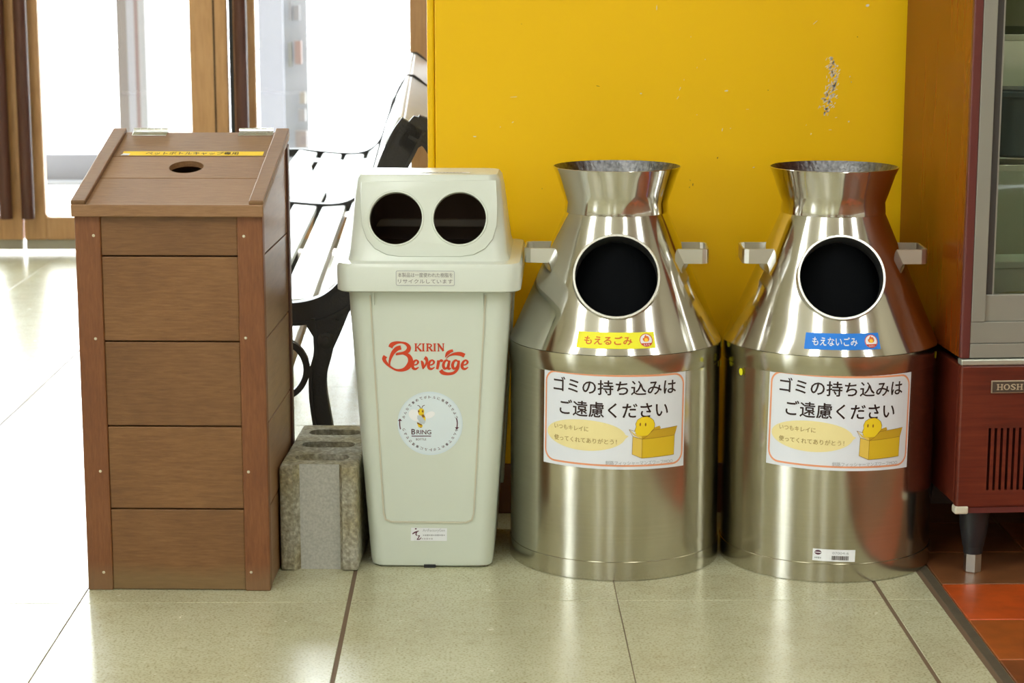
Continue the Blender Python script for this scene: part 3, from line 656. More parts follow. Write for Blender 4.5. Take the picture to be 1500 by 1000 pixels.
# ================================================================== CONCRETE BLOCK
cb = empty('concrete_block', (-0.3528, 3.434, 0), rad(-2.6), label='grey hollow concrete block between wooden box and white bin', cat='block')
o = MB().box(0, 0.1365, 0, 0.33, 0, 0.19).build('block_body', M_CONC, cb, bevel=0.006, seg=3)
cut = []
for y in (0.045, 0.145, 0.245):
    P = [(x, yy) for x, yy, z in rrect(0.096, 0.046, 0.021, 0, 0.068, y + 0.02)]
    cut.append(MB().prism(P, lambda x, yy: (x, yy, -0.05 if y > 0.06 else 0.165), lambda x, yy: (x, yy, 0.25)).build('cutter', M_CONC, cb))
cut.append(MB().prism([(0.024, -0.05), (0.110, -0.05), (0.110, 0.003), (0.104, 0.014), (0.034, 0.014), (0.024, 0.003)], lambda x, y: (x, y, -0.05), lambda x, y: (x, y, 0.3)).build('cutter', M_CONC, cb))
boolean(o, cut, smooth=False)
o.data.materials.append(mat('cast_concrete_face', (0.46, 0.46, 0.42), 0.85, var=0.35, scale=230, bump=0.2, bscale=200))
for f in o.data.polygons:      # the recessed end face came smooth out of the mould
    if f.normal.y < -0.9 and 0.01 < f.center.y < 0.03: f.material_index = 1

# ================================================================== WHITE PLASTIC BIN
pb = empty('recycling_bin', (-0.0885, 3.447, 0), rad(-2.5), label='off-white plastic bottle recycling bin with two round holes', cat='bin')
# local: x across (0 at middle), y from the front face back
def sec(z, w, y0, y1, r, cx=0.0): return rrect(w, y1 - y0, r, z, cx, (y0 + y1) / 2)
body = MB().loft([sec(0.0, 0.200, 0.012, 0.262, 0.02), sec(0.004, 0.213, 0.004, 0.270, 0.024), sec(0.014, 0.2175, 0.001, 0.273, 0.026), sec(0.25, 0.250, -0.006, 0.285, 0.026), sec(0.515, 0.2835, -0.012, 0.298, 0.026)]).build('body', M_PLAST, pb, smooth=True)
c = MB().loft([sec(0.012, 0.20, 0.012, 0.262, 0.02), sec(0.25, 0.242, -0.001, 0.280, 0.023), sec(0.6, 0.284, -0.007, 0.296, 0.023)]).build('cutter', M_PLAST, pb)
boolean(body, [c])
def yfront(z): return 0.001 - 0.007 * (z - 0.014) / 0.236 if z < 0.25 else -0.006 - 0.006 * (z - 0.25) / 0.265
def bfn(off):
    n = Vector((0, -1, -0.026)).normalized()
    return lambda x, z: Vector((x, yfront(z), z)) + n * off
def bq(u, v, z=None):
    q = local(pb, hit(u, v, pb.location + Vector((0, 0.0, 0)), pb.rotation_euler.to_matrix() @ Vector((0, -1, -0.026)))); return q.x, q.z
# raised outline of the front panel
def outline(o):
    pts = [bq(541 + o, 432), bq(561 + o, 752 - 0), bq(564 + o, 761 - o * .6), bq(573 + o * .3, 765 - o), bq(683 - o * .3, 766 - o), bq(692 - o, 762 - o * .6), bq(695 - o, 752), bq(712 - o, 432)]
    return pts
for i in range(1):
    A = outline(0); B = outline(2.2); n = len(A); V = []; Fs = []
    for q in A + B: V.append(bfn(0.0002)(*q))
    for q in A + B: V.append(bfn(0.0022)(*q))
    for k in range(n - 1):
        Fs += [(2 * n + k, 2 * n + k + 1, 3 * n + k + 1, 3 * n + k), (k, k + 1, 2 * n + k + 1, 2 * n + k), (n + k, n + k + 1, 3 * n + k + 1, 3 * n + k)]
    MB().add(V, Fs).build('panel_outline', mat('plastic_edge', (0.56, 0.53, 0.42), 0.4), body)
for u in (547, 707):
    a = bq(u, 428); MB().box(a[0] - 0.0012, a[0] + 0.0012, -0.0155, -0.009, a[1] - 0.022, a[1]).build('rib', M_PLAST, body)
g = G2().poly([bq(548, 829.5), bq(600, 831.5), bq(660, 832.5), bq(715, 832.5), bq(713, 828), bq(660, 829.5), bq(590, 828)])
decal('grime_line', g, M_DIRT, body, lambda x, z: (x, 0.0025, max(z, 0.0045)))
MB().box(*sorted((bq(621, 833)[0], bq(638, 833)[0])), 0.001, 0.02, 0.0005, 0.006).build('drain_notch', M_BLACK, body)
m = MB(); m.prism([(0.130, 0.49), (0.144, 0.49), (0.1215, 0.105), (0.114, 0.105)], lambda x, z: (x, 0.20, z), lambda x, z: (x, 0.225, z)); m.build('side_rib', M_PLAST, body, bevel=0.002)
# lid
lidp = MB().loft([sec(0.4975, 0.309, -0.030, 0.318, 0.03), sec(0.5, 0.3165, -0.034, 0.322, 0.032), sec(0.540, 0.3185, -0.034, 0.322, 0.032), sec(0.5465, 0.312, -0.030, 0.318, 0.03),
                  sec(0.5485, 0.280, -0.010, 0.300, 0.028, -0.002), sec(0.56, 0.274, -0.003, 0.294, 0.03, -0.003), sec(0.66, 0.256, 0.026, 0.230, 0.03, -0.004), sec(0.684, 0.250, 0.033, 0.190, 0.028, -0.004), sec(0.6925, 0.240, 0.038, 0.165, 0.024, -0.004), sec(0.6935, 0.226, 0.044, 0.155, 0.02, -0.004)]).build('lid', M_PLASTL, pb, smooth=True)
c1 = MB().loft([sec(0.48, 0.290, -0.020, 0.308, 0.03), sec(0.545, 0.262, -0.004, 0.290, 0.03), sec(0.56, 0.256, 0.003, 0.286, 0.03), sec(0.66, 0.232, 0.032, 0.222, 0.03), sec(0.686, 0.21, 0.045, 0.175, 0.026)]).build('cutter', M_PLASTL, pb)
# front face plate standing a little proud, with the two holes
FA = math.atan2(0.029, 0.10)                                     # lean of the hood front
fn_ = Vector((0, -math.cos(FA), math.sin(FA))); fup = Vector((0, math.sin(FA), math.cos(FA))); fo = Vector((0, 0.0118 - 0.001, 0.61))
RP = pb.rotation_euler.to_matrix()
def fq(u, v):
    q = local(pb, hit(u, v, RP @ fo + pb.location, RP @ fn_)) - fo; return q.x, q.dot(fup)
P = [fq(*q) for q in ((529, 266), (528, 300), (530, 330), (537, 350), (549, 364), (566, 373), (585, 376), (674, 376), (694, 373), (711, 364), (722, 350), (728, 330), (729, 300), (727, 264))]
pl = MB().prism(P, lambda x, y: fo + Vector((1, 0, 0)) * x + fup * y - fn_ * 0.004, lambda x, y: fo + Vector((1, 0, 0)) * x + fup * y + fn_ * 0.0030).build('face_plate', M_PLASTL, lidp, bevel=0.0018, smooth=True)
holes = [fq(580, 320), fq(673.5, 320)]
def hole_cutters(r, n=48):
    out = []
    for hx_, hy_ in holes:
        c = MB().lathe([(0, -0.05), (r, -0.05), (r, 0.05), (0, 0.05)], n)
        c.v = [tuple(fo + Vector((1, 0, 0)) * (hx_ + x) + fup * (hy_ + y) + fn_ * z) for x, y, z in c.v]; out.append(c.build('cutter', M_GROOVE, pb))
    return out
HR = 0.0458
boolean(lidp, [c1] + hole_cutters(HR)); boolean(pl, hole_cutters(HR))
for hx_, hy_ in holes:
    m = MB(); n = 48; V = []; Fs = []
    for (r, z) in ((HR + 0.003, 0.0028), (HR + 0.002, 0.0045), (HR, 0.0045), (HR - 0.0006, 0.004), (HR - 0.0006, -0.008)):
        V += [fo + Vector((1, 0, 0)) * (hx_ + r * math.cos(2 * PI * k / n)) + fup * (hy_ + r * math.sin(2 * PI * k / n)) + fn_ * z for k in range(n)]
    for q in range(4):
        for k in range(n): Fs.append((q * n + k, q * n + (k + 1) % n, (q + 1) * n + (k + 1) % n, (q + 1) * n + k))
    m.add(V, Fs).build('hole_rim', M_PLASTL, lidp, smooth=True)
ln = MB().loft([sec(0.02, 0.19, 0.02, 0.25, 0.02), sec(0.545, 0.255, 0.0, 0.285, 0.03), sec(0.56, 0.252, 0.006, 0.283, 0.03), sec(0.66, 0.228, 0.035, 0.219, 0.03), sec(0.683, 0.206, 0.048, 0.172, 0.026)]).build('hood_shade', M_HOODSHADE, pb, smooth=True)  # dark lining added so the hollow inside looks shaded
c = MB().loft([sec(0.55, 0.245, 0.006, 0.278, 0.03), sec(0.564, 0.242, 0.012, 0.278, 0.03), sec(0.66, 0.222, 0.039, 0.214, 0.03), sec(0.679, 0.2, 0.052, 0.168, 0.026)]).build('cutter', M_HOODSHADE, pb)
boolean(ln, [c] + hole_cutters(HR + 0.002)); ln['label'] = 'dark lining added to give the shaded inside seen through the holes'
MB().box(-0.115, 0.115, 0.255, 0.268, 0.575, 0.590).build('inner_ledge', mat('inner_ledge', (0.34, 0.28, 0.21), 0.35), ln, bevel=0.002)
# lip label
lfn = lambda off: (lambda x, z: (x, -0.034 - off, z))
def lq(u, v):
    q = local(pb, hit(u, v, RP @ Vector((0, -0.034, 0)) + pb.location, RP @ Vector((0, -1, 0)))); return q.x, q.z
(a0, b0), (a1, b1) = lq(580, 418), lq(666, 396.5)
cx, cz, w, h = (a0 + a1) / 2, (b0 + b1) / 2, a1 - a0, b1 - b0
lb = decal('recycling_label', G2().rpoly(w, h, 0.003, cx, cz), mat('label_cream', (0.74, 0.76, 0.70), 0.35), lidp, lfn(0.0004))
decal('label_border', G2().rborder(w, h, 0.003, 0.0009, cx, cz), M_GREYI, lb, lfn(0.0007))
decal('lettering', G2().text('本製品は一度使われた樹脂を', cx, cz + h * 0.21, w=w * 0.93, h=h * 0.30).text('リサイクルしています', cx, cz - h * 0.21, w=w * 0.93, h=h * 0.28), flat('grey_print', (0.16, 0.15, 0.15)), lb, lfn(0.0007))
# printed strip on top edge of the hood
tn = lambda off: (lambda x, y: (x, y, 0.6936 + off))
ts = decal('top_strip', G2().rpoly(0.172, 0.016, 0.004, -0.018, 0.063), M_LABELW, lidp, tn(0.0004))
tag(decal('fine_print', G2().marks(0.02, 0.063, 0.07, 0.006, 12), M_GREYI, ts, tn(0.0007)), kind='stuff')
# red logo print
LGW = 1.3
def kx(X, Y):     # crop coordinates of the logo (1500 x 1000 view of 540..720 x 480..600) -> bin front
    return bq(540 + X * 0.12, 480 + Y * 0.12)
LG = []
LG.append(([(265, 240), (285, 205), (340, 182), (400, 180), (455, 195), (490, 235), (478, 280), (430, 305), (340, 320)], [44, 46, 30, 20, 28, 40, 44, 30, 26]))
LG.append(([(330, 325), (420, 312), (490, 345), (512, 410), (480, 475), (420, 512), (340, 515), (270, 480), (215, 430), (188, 380), (205, 345)], [18, 26, 40, 54, 52, 34, 22, 20, 30, 40, 44]))
LG.append(([(395, 240), (345, 255), (300, 300), (270, 360), (255, 420), (260, 470)], [44, 46, 40, 30, 20, 6]))
LG.append(([(935, 360), (960, 315), (990, 290), (1030, 275)], [6, 34, 32, 24]))
LG.append(([(945, 375), (985, 340), (1050, 318), (1120, 318), (1170, 340)], [6, 14, 28, 40, 42]))
tx = G2()
_st = tx.stroke
tx.stroke = lambda P_, w_, sm=8: _st(P_, [q_ * LGW for q_ in w_], sm)
def letter_e(x): tx.stroke([(x - 32, 456), (x + 8, 446), (x + 26, 418), (x + 6, 396), (x - 24, 412), (x - 42, 456), (x - 34, 492), (x - 4, 502), (x + 34, 480)], [12, 14, 20, 16, 22, 28, 26, 20, 8])
for x in (578, 772, 1182): letter_e(x)
tx.stroke([(640, 402), (655, 425), (664, 470), (664, 504)], [10, 26, 26, 10])
tx.stroke([(662, 502), (690, 462), (710, 415), (702, 378), (682, 364)], [10, 16, 24, 32, 34])
tx.stroke([(842, 396), (850, 430), (836, 506)], [12, 28, 24]); tx.stroke([(848, 446), (866, 408), (888, 398), (902, 412)], [8, 16, 22, 24])
for x in (950, 1062):
    tx.stroke([(x + 28, 412), (x + 2, 396), (x - 26, 418), (x - 38, 460), (x - 24, 496), (x + 4, 488), (x + 28, 440)], [14, 18, 24, 28, 24, 16, 10])
tx.stroke([(990, 398), (978, 440), (972, 484), (984, 502), (1004, 490)], [16, 26, 26, 20, 8])
tx.stroke([(1104, 398), (1096, 440), (1084, 500), (1040, 548), (970, 562), (905, 548), (878, 516)], [16, 26, 26, 26, 28, 36, 36])
def flip(gr, cy): gr.v = [(x, 2 * cy - y) for x, y in gr.v]; return gr
kr = G2()
def serif(x, y, w=22, h=8): kr.rect(x - w / 2, x + w / 2, y - h / 2, y + h / 2)
kr.rect(566, 586, 192, 286); kr.stroke([(634, 194), (590, 240)], [14, 10], 0); kr.stroke([(590, 230), (640, 284)], [18, 24], 0)
kr.rect(657, 677, 192, 286)
kr.rect(708, 728, 192, 286); kr.stroke([(724, 198), (755, 202), (765, 218), (752, 236), (724, 241)], [12, 14, 18, 14, 10]); kr.stroke([(738, 240), (775, 284)], [16, 22], 0)
kr.rect(795, 815, 192, 286)
kr.rect(846, 858, 192, 286); kr.rect(905, 917, 192, 280); kr.stroke([(848, 194), (914, 284)], [22, 24], 0)
for x in (576, 667, 718, 805): serif(x, 194, 36); serif(x, 284, 36)
for x, y in ((632, 194), (640, 284), (776, 284), (852, 284), (911, 194), (848, 194)): serif(x, y, 28)
for k, (P_, w_) in enumerate(LG): decal('logo_initial' if k < 3 else 'logo_swash', G2().stroke(P_, [q_ * 1.2 for q_ in w_]).px(kx), M_RED, body, bfn(0.0006 + 0.0001 * k))
for part, nm in ((tx, 'logo_script'), (kr, 'logo_capitals')):
    decal(nm, part.px(kx), M_RED, body, bfn(0.0006), label='red printed lettering')
# round sticker
scx, scz = bq(630, 620); SR = (bq(678, 620)[0] - bq(582.5, 620)[0]) / 2
st = decal('round_sticker', G2().ellipse(scx, scz, SR, SR, 64), M_STKB, body, bfn(0.0006), label='pale round sticker with a bee emblem')
decal('sticker_face', G2().ellipse(scx, scz, SR * 0.95, SR * 0.95, 64), flat('sticker_face', (0.70, 0.79, 0.85)), st, bfn(0.0008))
def sx_(X, Y):    # crop coordinates (1167 x 1000 view of 560..700 x 560..680)
    return bq(560 + X * 0.12, 560 + Y * 0.12)
gt = G2(); R_ = 0.83 * SR
for body_t, a0, a1 in (('みんなで集めてボトルに循環させよう', 166, 14), ('みんなで集めてボトルに循環させよう', -14, -166)):
    n = len(body_t)
    for k, ch in enumerate(body_t):
        a = rad(a0 + (a1 - a0) * k / (n - 1))
        gt.text(ch, scx + R_ * math.cos(a), scz + R_ * math.sin(a), w=0.0048, h=0.0048, bold=0.01, rot=a - PI / 2)
decal('ring_lettering', gt, M_PURPLE, st, bfn(0.0010))
for P_, tri in (([(222, 570), (214, 520), (212, 465)], [(190, 468), (243, 468), (215, 440)]), ([(906, 440), (916, 490), (912, 550)], [(885, 545), (938, 545), (912, 572)])):
    decal('arrow', G2().stroke(P_, 13).poly(tri).px(sx_), M_PURPLE, st, bfn(0.0010))
decal('underline', G2().rect(358, 596, 648, 658).px(sx_), M_PURPLE, st, bfn(0.0010))
gw = G2().text('B', 380, 0, w=48, h=66, bold=0.012).text('RING', 508, -5, w=180, h=54, bold=0.012); gw.v = [(x, 600 - y) for x, y in gw.v]
decal('lettering', gw.px(sx_), M_PURPLE, st, bfn(0.0010))
gb = G2().text('BOTTLE', 474, 0, w=124, h=24); gb.v = [(x, 693 - y) for x, y in gb.v]
decal('lettering', gb.px(sx_), M_PURPLE, st, bfn(0.0010))
for P_ in ([(468, 320), (455, 290), (430, 278)], [(480, 320), (492, 290), (518, 276)]): decal('feeler', G2().stroke(P_, 8).px(sx_), M_PURPLE, st, bfn(0.0010))
decal('emblem_wing', G2().ellipse(0, 0, 1, 1).px(lambda x, y: sx_(400 + 75 * x + 20 * y, 400 - 62 * y + 35 * x)).add(*(lambda q: (q.v, q.f))(G2().ellipse(0, 0, 1, 1).px(lambda x, y: sx_(580 + 62 * x, 395 - 40 * y - 16 * x)))), M_WHITEI, st, bfn(0.0010))
decal('emblem_yellow', G2().ellipse(474, 356, 38, 42).poly([(440, 385), (505, 380), (528, 430), (528, 470), (500, 440)]).poly([(425, 500), (495, 520), (485, 550), (445, 545)]).px(sx_), M_CHICK, st, bfn(0.0012))
decal('emblem_body', G2().poly([(428, 400), (470, 400), (528, 470), (515, 505), (470, 500), (428, 440)]).px(sx_), flat('emblem_grey', (0.52, 0.58, 0.64)), st, bfn(0.0014))
decal('emblem_dark', G2().ellipse(445, 350, 10, 15).ellipse(493, 350, 10, 15).poly([(478, 392), (510, 390), (522, 425), (490, 425)]).poly([(425, 482), (485, 512), (480, 528), (425, 500)]).poly([(455, 540), (488, 536), (470, 552)]).px(sx_), M_BROWNI, st, bfn(0.0016))
# small maker sticker near the foot
def mq(X, Y): return bq(500 + X * 0.17333, 680 + Y * 0.17333)
g = G2().poly([mq(590, 535), mq(893, 540), mq(892, 648), mq(586, 645)])
ms = decal('maker_sticker', g, M_LABELW, body, bfn(0.0006), label='small white sticker with a violet mark')
g = G2().ellipse(629, 544, 8, 6).stroke([(600, 588), (622, 574), (655, 562)], [8, 12, 6]).stroke([(640, 566), (630, 590), (640, 600)], 9).stroke([(645, 605), (660, 602), (650, 622), (640, 634), (664, 630), (675, 616)], [5, 8, 7, 6, 8, 4]).px(mq)
decal('mark', g, M_PURPLE, ms, bfn(0.0009))
q = G2().text('ArtFactoryGen', 782, 0, w=188, h=30).marks(782, -38, 190, 14, 11); q.v = [(x, 560 - y) for x, y in q.v]
tag(decal('lettering', q.px(mq), M_GREYI, ms, bfn(0.0009)), kind='stuff')
q = G2().marks(725, 0, 100, 14, 5); q.v = [(x, 628 - y) for x, y in q.v]
decal('fine_print', q.px(mq), flat('pale_grey_ink', (0.5, 0.5, 0.53)), ms, bfn(0.0009))['kind'] = 'stuff'

# ================================================================== STEEL MILK-CAN BINS
def notice(parent, r, zc, rot, th0):
    """white notice wrapped round the drum, 262 x 170 mm"""
    f = lambda off: on_cyl(r, zc, off, th0, rot)
    pp = decal('notice', G2().rect(-0.131, 0.131, -0.085, 0.085), M_PAPER, parent, f(0.0008), 0.006, label='white paper notice with black Japanese lettering')
    decal('notice_border', G2().rborder(0.256, 0.160, 0.021, 0.0032), M_ORANGE, pp, f(0.0011), 0.006)
    decal('heading', G2().text('ゴミの持ち込みは', 0, 0.0575, w=0.221, h=0.0265, bold=0.014).text('ご遠慮ください', -0.001, 0.0185, w=0.193, h=0.0275, bold=0.014), M_INK, pp, f(0.0012), 0.006)
    decal('speech_bubble', G2().ellipse(-0.051, -0.0275, 0.0715, 0.027, 48, tip=(0.0255, -0.0265)), M_CREAM, pp, f(0.0011), 0.006)
    decal('bubble_lettering', G2().text('いつもキレイに', -0.0755, -0.0165, w=0.064, h=0.0085, bold=0.004).text('使ってくれてありがとう！', -0.051, -0.0365, w=0.113, h=0.0095, bold=0.004), M_TAN, pp, f(0.0014), 0.006)
    decal('footer_lettering', G2().text('釧路フィッシャーマンズワーフMOO', 0.047, -0.0735, w=0.120, h=0.0075), M_GREYI, pp, f(0.0013), 0.006)
    # carton with a round yellow head looking out
    def nq(X, Y):
        a = math.asin(max(-0.99, min(0.99, (X - 706) / 5000 / 0.187))) * 0.187
        sag = 28 * (1 - ((X - 706) / 606) ** 2); return (a, 0.085 - (Y - 72 - sag - (X - 706) * 0.02) / 4890)
    def shp(nm, polys, m, off): 
        g_ = G2()
        for P_ in polys: g_.poly([nq(*q) for q in P_])
        return decal(nm, g_, m, pp, f(off), 0.006)
    shp('carton_back', [[(1000, 590), (1095, 560), (1105, 580), (1050, 640)], [(885, 620), (1240, 570), (1215, 640), (950, 675)]], M_BOXC, 0.0011)
    head = [(1012 + 0, 488), (1040, 510), (1052, 545), (1048, 580), (1020, 612), (1000, 640), (945, 645), (905, 640), (882, 600), (895, 565), (890, 540), (905, 505), (940, 484), (985, 478)]
    shp('yellow_head', [head], M_CHICK, 0.0014)
    shp('carton_flap', [[(835, 588), (880, 640), (945, 672), (945, 650), (885, 628)]], M_BOXA, 0.0016)
    shp('carton_side', [[(868, 648), (948, 672), (948, 835), (865, 800)]], M_BOXA, 0.0016)
    shp('carton_front', [[(948, 672), (1222, 645), (1220, 812), (948, 835)]], M_BOXB, 0.0016)
    shp('carton_flap', [[(948, 672), (1222, 645), (1245, 567), (1040, 595), (985, 650)]], M_BOXC, 0.0017)
    g_ = G2()
    for L_ in ([(835, 588), (868, 648), (865, 800), (948, 835), (1220, 812), (1222, 645), (1245, 567), (1040, 595)], [(868, 648), (948, 672), (1222, 645)], [(948, 672), (948, 835)], [(835, 588), (890, 605)], [(948, 672), (985, 650), (1040, 595)]):
        g_.stroke([nq(*q) for q in L_], 0.0006, 0)
    for i in range(len(head)): g_.stroke([nq(*head[i]), nq(*head[(i + 1) % len(head)])], 0.0006, 0) if head[i][1] < 610 else None
    decal('outline', g_, M_OUTL, pp, f(0.0019), 0.006)
    g_ = G2()
    for X, Y in ((928, 545), (974, 547)): a, b = nq(X, Y); g_.ellipse(a, b, 0.0013, 0.003, 14)
    decal('eyes', g_, M_BROWNI, pp, f(0.0019))
    return pp
R0, ZR, ZC, ZN, RN = 0.187, 0.033, 0.3965, 0.640, 0.0905
RIMR, RIMZ = 0.1125, 0.7015
def steel_bin(loc, rz, label, sticker, nrot, nth, barcode, dots):
    t = empty('steel_bin', loc, rz, label=label, cat='bin', group='milk-can shaped steel bins')
    MB().lathe([(0, 0.0), (R0 - 0.001, 0.0), (R0 + 0.0016, 0.001), (R0 + 0.0016, ZR), (R0 - 0.001, ZR + 0.0012), (0, ZR + 0.0012)], 96).build('base_ring', M_STEEL, t, smooth=True)
    MB().lathe([(0, ZR), (R0, ZR), (R0, ZC - 0.03), (0, ZC - 0.03)], 96).build('drum', M_STEEL, t, smooth=True)
    MB().lathe([(0, ZC - 0.034), (R0 + 0.0008, ZC - 0.034), (R0 + 0.0018, ZC - 0.032), (R0 + 0.0018, ZC - 0.0012), (R0, ZC), (0, ZC)], 96).build('collar_band', M_STEEL, t, smooth=True)
    def rc(z): return R0 + 0.001 + (RN - R0 - 0.001) * (z - ZC) / (ZN - 0.018 - ZC)
    zt = ZN - 0.018
    prof = [(rc(ZC) + 0.0006, ZC), (rc(ZC + 0.003), ZC + 0.004)] + [(rc(ZC + (zt - ZC) * k / 12), ZC + (zt - ZC) * k / 12) for k in range(1, 13)]
    inner = [(r - 0.004, z) for r, z in prof][::-1]
    m = MB().lathe(prof + inner + [prof[0]], 96)
    cone = m.build('cone', M_STEELC, t, smooth=True)
    # round opening
    sl = math.atan2(R0 - RN, zt - ZC); on = Vector((0, -math.cos(sl), math.sin(sl))); ou = Vector((0, math.sin(sl), math.cos(sl)))
    zo = 0.5235; oc = Vector((0.0, -rc(zo), zo)); OR = 0.0755
    def cyl(prof_, n=64):
        q = MB().lathe(prof_, n); q.v = [tuple(oc + Vector((1, 0, 0)) * x + ou * y + on * z) for x, y, z in q.v]; return q
    c_ = cyl([(0, -0.06), (OR - 0.002, -0.06), (OR - 0.002, 0.05), (0, 0.05)]).build('cutter', M_BAG, t)
    boolean(cone, [c_])
    cyl([(OR, -0.034), (OR, 0.0035), (OR - 0.001, 0.005), (OR - 0.0045, 0.005), (OR - 0.0055, 0.0035), (OR - 0.0055, -0.034), (OR, -0.034)]).build('opening_ring', M_SATIN, t, smooth=True)
    MB().lathe([(0, 0.06), (R0 - 0.03, 0.06), (R0 - 0.03, ZC), (rc(0.60) - 0.034, 0.60), (0, 0.60)], 48).build('bin_bag', M_BAG, t, smooth=True)
    # neck: short upright band then the flare with its open inside
    nk = MB().lathe([(RN - 0.002, zt - 0.002), (RN + 0.0012, zt), (RN + 0.0012, zt + 0.001), (RN, ZN), (RN + 0.006, ZN + 0.017), (RIMR - 0.006, RIMZ - 0.014), (RIMR, RIMZ - 0.0008), (RIMR - 0.0005, RIMZ), (RIMR - 0.0016, RIMZ)], 96).build('neck', M_STEELC, t, smooth=True)
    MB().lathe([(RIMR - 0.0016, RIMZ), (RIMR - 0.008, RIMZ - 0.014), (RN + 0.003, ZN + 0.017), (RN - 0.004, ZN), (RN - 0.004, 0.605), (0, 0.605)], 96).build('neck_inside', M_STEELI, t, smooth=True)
    # side handles: flat bar bent to a U
    for s in (-1, 1):
        zh = 0.548; path = [(s * (rc(zh) - 0.004), -0.047), (s * 0.150, -0.047), (s * 0.157, -0.044), (s * 0.160, -0.037), (s * 0.160, 0.037), (s * 0.157, 0.044), (s * 0.150, 0.047), (s * (rc(zh) - 0.004), 0.047)]
        path[0] = (s * (math.sqrt(rc(zh) ** 2 - 0.047 ** 2) - 0.006), -0.047); path[-1] = (path[0][0], 0.047)
        m = MB(); V = []; th = 0.0015; n = len(path)
        nrm = []
        for i in range(n):
            a = path[max(i - 1, 0)]; b = path[min(i + 1, n - 1)]; d = math.hypot(b[0] - a[0], b[1] - a[1]); nrm.append((-(b[1] - a[1]) / d, (b[0] - a[0]) / d))
        secs = []
        for (x, y), (nx, ny) in zip(path, nrm): secs.append([(x + nx * th, y + ny * th, zh - 0.013), (x - nx * th, y - ny * th, zh - 0.013), (x - nx * th, y - ny * th, zh + 0.013), (x + nx * th, y + ny * th, zh + 0.013)])
        m.loft(secs).build('handle', M_SATIN, t, bevel=0.0006, seg=1)
    notice(t, R0, 0.2835, nrot, nth)
    # sorting sticker on the cone
    z0 = 0.4205; r_ = rc(z0); xo = sticker[3]
    def cf(off):
        def f(x, y):
            z = z0 + y * math.cos(sl); rr = rc(z) + off; a = (x + xo) / r_; return (rr * math.sin(a), -rr * math.cos(a), z + off * math.sin(sl))
        return f
    w, h = sticker[4], 0.0285
    sk = decal('sorting_sticker', G2().rect(-w / 2, w / 2, -h / 2, h / 2), sticker[0], t, cf(0.0008), 0.006, label=sticker[5])
    decal('lettering', G2().text(sticker[1], -0.0135, 0, w=w - 0.052, h=0.0155, bold=0.02), sticker[2], sk, cf(0.0012), 0.006)
    ex = w / 2 - 0.0155; er = 0.0115
    decal('emblem_disc', G2().ellipse(ex, 0, er, er), M_WHITEI, sk, cf(0.0011), 0.006)
    decal('emblem_ring', G2().ring(ex, 0, er, er - 0.0012).poly([(ex + er * math.cos(a), er * math.sin(a)) for a in [rad(207 + 126 * k / 10) for k in range(11)]]), M_RED, sk, cf(0.0014), 0.006)
    fl_ = [(0, 1.0), (0.22, 0.62), (0.42, 0.70), (0.62, 0.30), (0.66, -0.1), (0.45, -0.5), (0, -0.62), (-0.45, -0.5), (-0.66, -0.1), (-0.6, 0.3), (-0.4, 0.25), (-0.3, 0.62)]
    decal('flame', G2().poly([(ex + 0.0088 * x, 0.0018 + 0.0078 * y) for x, y in fl_]), M_ORED, sk, cf(0.0015))
    decal('flame_core', G2().ellipse(ex, 0.0002, 0.0032, 0.0033, 18), M_FLAME, sk, cf(0.0018))
    decal('emblem_lettering', G2().text(sticker[6], ex, -0.0082, w=0.0105, h=0.0034, bold=0.02), M_WHITEI, sk, cf(0.0018))
    for a, z in dots:
        decal('yellow_dot', G2().ellipse(0, 0, 0.0055, 0.0065, 20), M_YDOT, t, on_cyl(R0, z, 0.0026, rad(a)))
    if barcode:
        f = lambda off: on_cyl(R0, 0.0485, off, rad(-1.8), rad(-1.5))
        lb_ = decal('inventory_label', G2().rect(-0.0365, 0.0365, -0.0105, 0.0105), M_WHITEI, t, f(0.0006), 0.006, label='small white inventory label with bar code')
        g_ = G2(); random.seed(3); x = -0.004
        while x < 0.0245: wb = random.choice((0.0005, 0.0008, 0.0012)); g_.rect(x, x + wb, -0.0078, -0.0004); x += wb + random.choice((0.0005, 0.0008))
        decal('bar_code', g_, M_INK, lb_, f(0.0009)); decal('number', G2().text('07004-6', 0.011, 0.0045, w=0.028, h=0.0042), M_GREYI, lb_, f(0.0009))
        decal('oval_mark', G2().ellipse(-0.0275, 0.0045, 0.0058, 0.0042, 24), M_PURPLE, lb_, f(0.0009)); decal('oval_bar', G2().rect(-0.0325, -0.0225, 0.0038, 0.0052), M_WHITEI, lb_, f(0.0011))
        decal('small_print', G2().marks(-0.0275, -0.005, 0.012, 0.003, 4), M_GREYI, lb_, f(0.0009))
    return t
steel_bin((0.2405, 3.551, 0), rad(-3.5), 'steel milk-can bin with yellow sorting sticker, beside the white bin', (M_STKY, 'もえるごみ', M_ORED, 0.0, 0.134, 'yellow sorting sticker with red lettering', 'もえる'), rad(-0.7), rad(-0.7), False, ((82, 0.389), (80, 0.356)))
steel_bin((0.6210, 3.535, 0), rad(-2.5), 'steel milk-can bin with blue sorting sticker, beside the wooden showcase', (M_STKBLUE, 'もえないごみ', M_WHITEI, 0.0, 0.128, 'blue sorting sticker with white lettering', 'もえない'), rad(-1.3), rad(0.3), True, ((-60, 0.352), (70, 0.378)))

